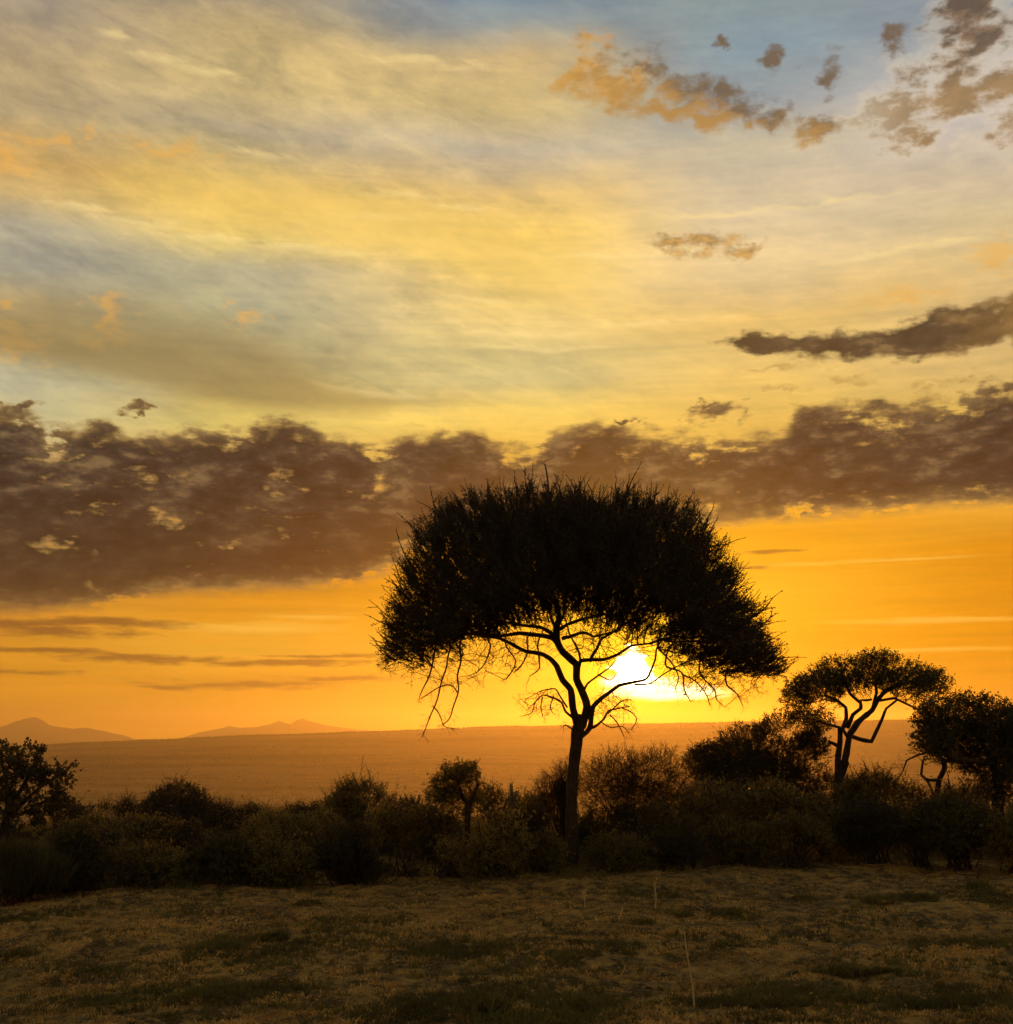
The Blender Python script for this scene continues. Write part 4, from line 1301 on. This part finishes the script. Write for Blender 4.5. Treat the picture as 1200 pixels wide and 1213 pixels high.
BUSHES = [
    # back row, against the plain
    (885, 24.5, [(905, 885, 48, 26), (870, 905, 52, 26), (930, 870, 34, 24), (950, 900, 34, 34), (840, 905, 26, 18), (890, 930, 66, 28), (955, 860, 22, 16, 0.3), (965, 935, 36, 28)], 'dense',
     'large dark rounded thicket leaning against the forked stems of the flat-crowned tree'),
    (752, 22.6, [(745, 925, 50, 32), (775, 918, 40, 28), (720, 935, 40, 34), (760, 955, 62, 34), (800, 940, 26, 26)], 'twiggy', 'spiky half-bare thorn bush glowing just behind the tallest trunk'),
    (672, 23.0, [(668, 925, 16, 20), (655, 940, 18, 16)], 'twiggy', 'wispy bare bush on the left side of the tallest trunk'),
    (210, 24.5, [(210, 962, 40, 27), (190, 972, 30, 22), (232, 972, 26, 22), (210, 985, 40, 20)], 'dense', 'smooth dark dome-shaped bush, the roundest on the left'),
    (128, 25.0, [(110, 970, 26, 18), (95, 975, 20, 18), (135, 978, 24, 16)], 'dense', 'low dark bush between the left edge tree and the dome-shaped bush'),
    (152, 24.0, [(150, 960, 14, 14), (160, 975, 18, 14)], 'twiggy', 'thin weedy bush with loose seed heads left of the dome-shaped bush'),
    (268, 24.0, [(264, 968, 12, 12), (272, 978, 16, 12)], 'twiggy', 'thin weedy bush right of the dome-shaped bush'),
    (305, 25.0, [(305, 974, 34, 14), (285, 980, 24, 14), (330, 978, 20, 12)], 'dense', 'long low dark bush, flat on top, in the back row on the left'),
    (360, 25.5, [(352, 972, 24, 14), (375, 970, 20, 14)], 'dense', 'small bush joining the flat dark bush to the grey-green peaked one'),
    (425, 24.5, [(425, 955, 34, 22), (405, 965, 28, 20), (445, 965, 22, 18), (428, 942, 18, 10)], 'leafy', 'grey-green bush with a ragged peak left of the small round-headed tree'),
    (486, 25.0, [(484, 965, 18, 15), (495, 970, 16, 12)], 'dense', 'small dark knob of a bush just left of the small round-headed tree'),
    (590, 24.5, [(588, 958, 20, 13), (575, 950, 14, 13)], 'leafy', 'small bush touching the right side of the small round-headed tree'),
    (635, 25.0, [(628, 962, 26, 16), (650, 956, 16, 12)], 'leafy', 'low flat-topped bush in the back row behind the dead stump'),
    (1032, 23.5, [(1030, 938, 30, 17), (1012, 945, 22, 18), (1050, 945, 22, 18), (1030, 958, 40, 18)], 'leafy', 'broad bush at the foot of the flat-crowned tree'),
    (1075, 23.0, [(1072, 950, 22, 20), (1090, 958, 24, 18)], 'leafy', 'bush left of the crooked leafless tree'),
    (1150, 24.0, [(1150, 950, 26, 20), (1130, 960, 24, 16)], 'leafy', 'bush right of the crooked leafless tree, under the dark crown'),
    # middle row
    (505, 21.5, [(505, 985, 26, 22), (520, 995, 20, 20)], 'leafy', 'bush hiding the left side of the small round-headed trunk'),
    (455, 22.0, [(452, 985, 26, 18), (470, 992, 20, 18)], 'pale', 'pale-topped bush in the middle row under the grey-green peaked one'),
    (385, 21.5, [(382, 985, 22, 18), (368, 996, 24, 20)], 'dusty', 'dusty bush standing left behind the black rounded front bush'),
    (325, 21.0, [(322, 990, 32, 20), (345, 998, 24, 20)], 'dusty', 'wide dusty bush in the middle row below the flat dark one'),
    (165, 20.5, [(160, 996, 34, 22), (185, 1002, 28, 22)], 'leafy', 'mid-row bush below the dome-shaped one, on its left'),
    (215, 20.8, [(215, 1002, 26, 20), (235, 1000, 24, 20)], 'dense', 'dark mid-row bush directly below the dome-shaped one'),
    (110, 19.8, [(108, 998, 30, 22), (128, 1008, 24, 20)], 'leafy', 'mid-row bush below the low dark one, near the left edge tree'),
    (622, 22.3, [(628, 985, 24, 20), (645, 992, 20, 18)], 'dense', 'dark mid-row bush between the pale feathery bush and the tallest trunk'),
    (845, 22.0, [(845, 960, 34, 24), (825, 975, 34, 24), (865, 975, 30, 22)], 'dusty', 'dusty bush in front of the large dark thicket, on its left'),
    (905, 22.0, [(905, 960, 34, 22), (885, 972, 30, 22), (930, 975, 28, 20)], 'pale', 'feathery pale bush in front of the large dark thicket'),
    (970, 21.8, [(968, 975, 30, 24), (990, 985, 22, 20)], 'leafy', 'bush at the hidden foot of the forked thorn tree'),
    (715, 21.6, [(720, 985, 34, 26), (700, 1000, 28, 20)], 'dense', 'dark bush directly right of the tallest trunk'),
    (785, 21.6, [(785, 985, 40, 26), (765, 998, 34, 20)], 'leafy', 'broad bush below the spiky half-bare one'),
    # front row
    (22, 17.2, [(20, 1035, 46, 24), (0, 1030, 40, 24), (45, 1042, 30, 18)], 'upright', 'dense clump of tall green grassy growth in the near left corner of the scrub'),
    (85, 17.8, [(85, 1015, 28, 26), (98, 1030, 26, 22)], 'green', 'tall soft green bush right of the grassy clump'),
    (255, 18.6, [(255, 1022, 32, 22), (275, 1030, 24, 18), (238, 1030, 20, 18)], 'green', 'light green rounded bush in the front row on the left'),
    (165, 18.4, [(160, 1028, 34, 18), (190, 1032, 30, 16)], 'leafy', 'low brownish bush left of the light green rounded one'),
    (330, 18.8, [(325, 1025, 30, 18), (345, 1030, 26, 16)], 'leafy', 'low olive bush between the light green and the black rounded bushes'),
    (422, 19.0, [(422, 1012, 38, 27), (405, 1020, 26, 22), (442, 1020, 22, 20)], 'dense', 'black rounded bush in the front row'),
    (485, 19.6, [(485, 1012, 24, 20), (500, 1020, 18, 16)], 'leafy', 'loose olive bush right of the black rounded front bush'),
    (530, 19.6, [(528, 1018, 22, 16), (545, 1022, 16, 14)], 'dusty', 'small dusty bush before the small round-headed trunk'),
    (592, 19.8, [(592, 1002, 22, 26), (585, 1018, 26, 16)], 'pale', 'pale feathery bush standing upright left of the tallest trunk'),
    (642, 19.9, [(640, 1015, 20, 16), (652, 1010, 16, 16)], 'leafy', 'small bush touching the left foot of the tallest trunk'),
    (722, 20.0, [(725, 1012, 30, 14), (745, 1014, 26, 12)], 'leafy', 'low spreading bush right of the tallest tree foot'),
    (800, 20.4, [(800, 1008, 34, 15), (825, 1004, 28, 14)], 'dense', 'low dark bush in the front row below the broad one'),
    (872, 20.6, [(870, 998, 30, 18), (895, 1000, 26, 16)], 'leafy', 'front bush right of the low dark one'),
    (938, 20.6, [(940, 993, 28, 19), (960, 998, 22, 15)], 'leafy', 'front bush below the feathery pale one'),
    (1032, 21.0, [(1030, 980, 32, 26), (1015, 990, 24, 18), (1050, 988, 22, 18)], 'dense', 'dark bushy dome in the front row right of the forked tree'),
    (1130, 20.4, [(1130, 978, 40, 26), (1105, 985, 30, 20), (1155, 985, 28, 20)], 'green', 'smooth wide green bush in the front row on the right'),
    (1085, 20.6, [(1078, 990, 24, 16)], 'dense', 'small dark bush between the dark dome and the smooth green bush'),
    (1195, 19.8, [(1195, 998, 24, 18), (1215, 990, 24, 24)], 'leafy', 'bush cut by the edge beside the smooth green one'),
]
for k, b in enumerate(BUSHES):
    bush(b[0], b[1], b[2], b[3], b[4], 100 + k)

# dead stump
root, org = root_at('dead_stump', 606, 23.5, 'thin broken dead stump poking above the scrub left of the tallest tree', 'stump')
g = Geo()
P2, R2 = px_path([(607, 990, 0, 3), (607, 965, 0, 2.6), (606, 948, 0, 2.2), (606, 934, 0, 1.6), (605, 928, 0, 0.6)], 23.5)
P2[0][2] = org[2] - 0.05
tube(g, P2, R2, 6, 0, 0.3, 5)
P2, R2 = px_path([(606, 950, 0, 1.6), (611, 942, 0, 1.4), (612, 936, 0, 0.8)], 23.5)
tube(g, P2, R2, 5, 0, 0.3, 6)
part('trunk', g, [M['dead']], root, org, smooth=True)


# ------------------------------------------------------------------ ground cover
rng = np.random.default_rng(5)


def on_ground(px, py):
    """ground point under a photograph pixel in the clearing"""
    d = ray(px, py)
    t = -EYE / d[2]
    for _ in range(4):
        z = float(height(d[0] * t, d[1] * t))
        t = (z - EYE) / d[2]
    return np.array([d[0] * t, d[1] * t, z])


def sheet(n, y0, y1, wide, rng):
    """random ground points, equally dense in the picture rather than on the land"""
    t = rng.uniform(0, 1, n)
    y = 1 / (1 / y0 + (1 / y1 - 1 / y0) * t)
    x = rng.uniform(-1, 1, n) * wide * y
    return np.stack([x, y, height(x, y) - 0.005], -1)


def patchy(p, s, seed, thr, soft=0.12):
    f = fbm(p[:, 0] * s + seed, p[:, 1] * s * 1.6 + seed, 4)
    return rng.uniform(size=len(p)) < np.clip((f - thr) / soft, 0, 1)


up_ = np.array([0, 0, 1.0])
# dry cropped grass
p = sheet(120000, 8.3, 24, 0.52, rng)
lit_strip = np.exp(-((p[:, 0] + 2.6) / 3.6) ** 2 - ((p[:, 1] - 15.2) / 2.2) ** 2)      # extra straw stands in for a sunlit strip left of the trunk
p = p[patchy(p, 2.6, 3.0, -0.02, 0.35) | (rng.uniform(size=len(p)) < lit_strip * 0.55)]
g = Geo()
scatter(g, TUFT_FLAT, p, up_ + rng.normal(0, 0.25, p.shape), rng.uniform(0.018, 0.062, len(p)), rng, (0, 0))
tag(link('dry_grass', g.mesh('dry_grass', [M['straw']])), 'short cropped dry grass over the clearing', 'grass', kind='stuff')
print('grass', g.n)
# green-brown low herbs, thick in dark mats
mats_px = [(300, 1120, 120, 16), (220, 1182, 130, 16), (1060, 1066, 60, 8), (690, 1130, 60, 16), (930, 1190, 130, 18), (620, 1192, 70, 22), (545, 1130, 70, 14), (10, 1136, 26, 10),
           (1185, 1065, 40, 14), (1010, 1160, 60, 10), (230, 1072, 44, 7), (60, 1086, 50, 6), (760, 1060, 60, 7), (500, 1195, 60, 14), (1110, 1190, 70, 12), (860, 1120, 40, 7), (130, 1150, 60, 6),
           (420, 1090, 60, 6), (870, 1085, 26, 7), (950, 1063, 30, 6), (1150, 1120, 60, 7), (700, 1195, 40, 14)]
pp = []
for (cx_, cy_, rx, ry) in mats_px:
    c = on_ground(cx_, cy_)
    kx = c[1] / FPX
    a = on_ground(cx_, cy_ - ry)[1] - c[1]
    n = int(rx * ry * 0.9)
    q = rng.normal(0, 0.55, (n, 2))
    q = q[fbm(c[0] * 3 + q[:, 0] * rx * kx * 2.2, q[:, 1] * 3 + cx_, 3) > -0.08]
    n = len(q)
    pp.append(np.stack([c[0] + q[:, 0] * rx * kx, c[1] + q[:, 1] * a, np.zeros(n)], -1))
pp = np.concatenate(pp)
q = sheet(26000, 8.3, 25, 0.52, rng)
q = q[patchy(q, 1.6, 21.0, 0.02, 0.25)]
p = np.concatenate([pp, q])
p[:, 2] = height(p[:, 0], p[:, 1]) - 0.005
g = Geo()
scatter(g, TUFT, p, up_ + rng.normal(0, 0.3, p.shape), rng.uniform(0.03, 0.10, len(p)), rng, (0, 0))
tag(link('low_herbs', g.mesh('low_herbs', [M['herb']])), 'low green-brown herbs in dark mats on the clearing', 'herbs', kind='stuff')
print('herbs', g.n)
# clods and dung crumbs
p = sheet(6000, 8.5, 22, 0.5, rng)
g = Geo()
ico = bmesh.new()
bmesh.ops.create_icosphere(ico, subdivisions=1, radius=1)
icoV = np.array([v.co[:] for v in ico.verts])
icoT = np.array([[v.index for v in f.verts] for f in ico.faces])
ico.free()
for k in range(len(p)):
    s_ = rng.uniform(0.006, 0.022) * (1 + 1.2 * (rng.uniform() < 0.04))
    V = icoV * (1 + rng.normal(0, 0.2, (len(icoV), 1))) * s_ * np.array([1.2, 1.0, 0.7])
    g.add(V + p[k], icoT, None, 0, 0)
tag(link('clods', g.mesh('clods', [M['soil']])), 'small clods of earth strewn on the clearing', 'clods', kind='stuff')
# undergrowth between the bush feet
p = sheet(15000, 17.5, 31, 0.5, rng)
line = np.interp(p[:, 0] / p[:, 1], [-0.42, -0.2, 0.0, 0.2, 0.42], [17.6, 18.6, 19.8, 20.6, 20.8])
p = p[(p[:, 1] > line + fbm(p[:, 0] * 0.8, p[:, 1] * 0, 3) * 1.2) & patchy(p, 0.5, 9.0, -0.30, 0.3)]
h = np.clip((p[:, 1] - 17) * 0.05, 0.12, 0.45)
g = Geo()
half = rng.uniform(size=len(p)) < 0.5
scatter(g, TW_BUSH, p[half], up_ + rng.normal(0, 0.35, p[half].shape), h[half] * rng.uniform(0.5, 1.2, half.sum()), rng, (0, 1))
scatter(g, TUFT_UP, p[~half], up_ + rng.normal(0, 0.15, p[~half].shape), h[~half] * rng.uniform(0.6, 1.4, (~half).sum()), rng, (1, 1))
tag(link('undergrowth', g.mesh('undergrowth', [M['bark'], M['leaf']])), 'knee-high weedy undergrowth between the bush feet', 'undergrowth', kind='stuff')

# bush dotted over the plain below, and the tree line on its far edge
n = 60000
t = rng.uniform(0, 1, n)
y = 1 / (1 / 1100 + (1 / 4550 - 1 / 1100) * t)
x = rng.uniform(-0.5, 0.5, n) * y
ok = (fbm(x * 0.0017 + 4, y * 0.005, 4) > rng.uniform(-0.30, 0.45, n))
x, y = x[ok], y[ok]
az = rng.uniform(-0.5, 0.5, 3600)
rr_ = rng.uniform(4540, 4605, 3600)
x = np.concatenate([x, rr_ * np.sin(az)])
y = np.concatenate([y, rr_ * np.cos(az)])
z = height(x, y)
s_ = rng.uniform(0.6, 2.0, len(x)) * (0.6 + y / 4600)
s_[-3600:] = rng.uniform(1.5, 4.5, 3600)
V = (icoV[None] * (s_[:, None, None]) * np.array([1.2, 1.2, 0.75]) + np.stack([x, y, z + s_ * 0.3], -1)[:, None]).reshape(-1, 3)
T = (icoT[None] + (np.arange(len(x)) * len(icoV))[:, None, None]).reshape(-1, 3)
tag(link('distant_scrub', mesh_np('distant_scrub', V, T, [M['leaf']])), 'scrub trees dotted over the plain and along its far edge', 'scrub', kind='stuff')


# ------------------------------------------------------------------ single things on the clearing
def clump(px, py, w_px, h_px, label, seed, name='grass_tussock', cat='tussock', mat='herb', tm=None, group='dark tufts on the clearing'):
    r2 = np.random.default_rng(seed)
    c = on_ground(px, py)
    k = c[1] / FPX
    o = link(name, None, None, tuple(c))
    tag(o, label, cat, group)
    n = int(26 + w_px * 1.6)
    q = r2.normal(0, 0.42, (n, 2)) * np.array([w_px * k / 2, w_px * k * 0.35])
    p = np.stack([c[0] + q[:, 0], c[1] + q[:, 1], np.zeros(n)], -1)
    p[:, 2] = height(p[:, 0], p[:, 1]) - 0.01
    g = Geo()
    scatter(g, tm or TUFT, p, up_ + r2.normal(0, 0.25, p.shape), r2.uniform(0.6, 1.25, n) * h_px * k, r2, (0, 0))
    part('blades', g, [M[mat]], o, c, 'stuff')
    V = icoV * np.array([w_px * k * 0.42, w_px * k * 0.30, h_px * k * 0.30]) * (1 + r2.normal(0, 0.15, (len(icoV), 1)))
    g = Geo()
    g.add(V, icoT, None, 0, 0)
    link('earth_mound', g.mesh('earth_mound', [M['soil']], smooth=True), o)


for k, (a, b, ww, hh, lb) in enumerate([
    (366, 1071, 34, 9, 'small dark tussock at the far side of the clearing, below the black rounded bush'),
    (762, 1094, 32, 9, 'dark tussock right of the tallest tree shadow, beside a pale bent stem'),
    (808, 1086, 26, 9, 'small tussock just right of the one by the bent stem'),
    (866, 1084, 34, 9, 'pale-tipped tussock in the middle distance below the large thicket'),
    (952, 1066, 32, 8, 'flat dark tussock near the scrub on the right'),
    (990, 1096, 30, 7, 'low tussock alone on the right half of the clearing'),
    (1040, 1068, 46, 11, 'broad green tussock close to the scrub on the right'),
    (1085, 1066, 40, 10, 'green tussock beside the broad one, nearer the edge'),
    (1160, 1053, 34, 12, 'dark tussock under the edge of the smooth green bush'),
    (1004, 1160, 46, 14, 'thick dark tussock in the near right of the clearing'),
    (18, 1090, 44, 9, 'dark tussock close to the left edge'),
    (325, 1112, 30, 12, 'upright tuft on the back of the long dark mat'),
    (240, 1180, 60, 16, 'spreading dark tussock in the near left'),
    (690, 1196, 50, 20, 'near green tussock right of the middle bottom'),
    (575, 1200, 60, 22, 'large near green tussock at the middle bottom'),
    (930, 1196, 60, 18, 'wide near tussock right of the tall dry stalk'),
]):
    clump(a, b, ww, hh, lb, 300 + k)


def stalk(path, label, seed, rad=1.2, leaves=8):
    c = on_ground(*path[0])
    o = link('dry_stalk', None, None, tuple(c))
    tag(o, label, 'stalk', 'dry stalks on the clearing')
    r2 = np.random.default_rng(seed)
    P2 = np.array([list(at(a, b, c[1] + 0.02 * i)) for i, (a, b) in enumerate(path)])
    P2[0] = c - np.array([0, 0, 0.02])
    P2[1:] += r2.normal(0, 0.9, P2[1:].shape) * c[1] / FPX
    k = c[1] / FPX
    g = Geo()
    pp, rr = tube(g, P2, np.linspace(rad, rad * 0.4, len(P2)) * k * 1.0, 5, 0, 0.4, seed)
    part('stem', g, [M['pale_straw']], o, c)
    g = Geo()
    idx = r2.integers(1, len(pp), leaves)
    scatter(g, TUFT_UP, pp[idx], up_ + r2.normal(0, 0.7, (leaves, 3)), r2.uniform(3, 8, leaves) * k, r2, (0, 0))
    part('seed_head', g, [M['pale_straw']], o, c, 'stuff')


stalk([(823, 1194), (819, 1160), (815, 1130), (812, 1110), (811, 1102)], 'tall pale dry stalk, the nearest one, right of the middle', 1, 1.1, 7)
stalk([(776, 1076), (777, 1062), (778, 1050), (779, 1040)], 'slim pale dry stalk by the scrub, right of the tallest tree', 2, 0.9, 5)
stalk([(732, 1090), (734, 1082), (738, 1074)], 'short bent pale stem left of the dark tussock', 3, 0.9, 4)
stalk([(693, 1075), (693, 1063), (692, 1056)], 'very short dry stem in front of the tallest tree foot', 4, 0.7, 3)

# ------------------------------------------------------------------ haze
def mat_haze(t, out):
    v = t.new('ShaderNodeVolumePrincipled')
    v.inputs['Color'].default_value = (0.99, 0.74, 0.36, 1)
    v.inputs['Density'].default_value = HAZE
    v.inputs['Anisotropy'].default_value = 0.74
    t.t.links.new(v.outputs[0], out.inputs['Volume'])


HAZE = 1.0e-4
hb = 13200.0
z0, z1 = -150.0, 150.0
Vh = [(x, y, z) for x in (-hb, hb) for y in (-hb, hb) for z in (z0, z1)]
Fh = [(0, 1, 3, 2), (4, 6, 7, 5), (0, 4, 5, 1), (2, 3, 7, 6), (0, 2, 6, 4), (1, 5, 7, 3)]
haze = link('haze', mesh_np('haze', Vh, np.array(Fh), material('evening_haze', mat_haze)))
tag(haze, 'thin orange evening haze over the whole plain', 'haze', kind='stuff')
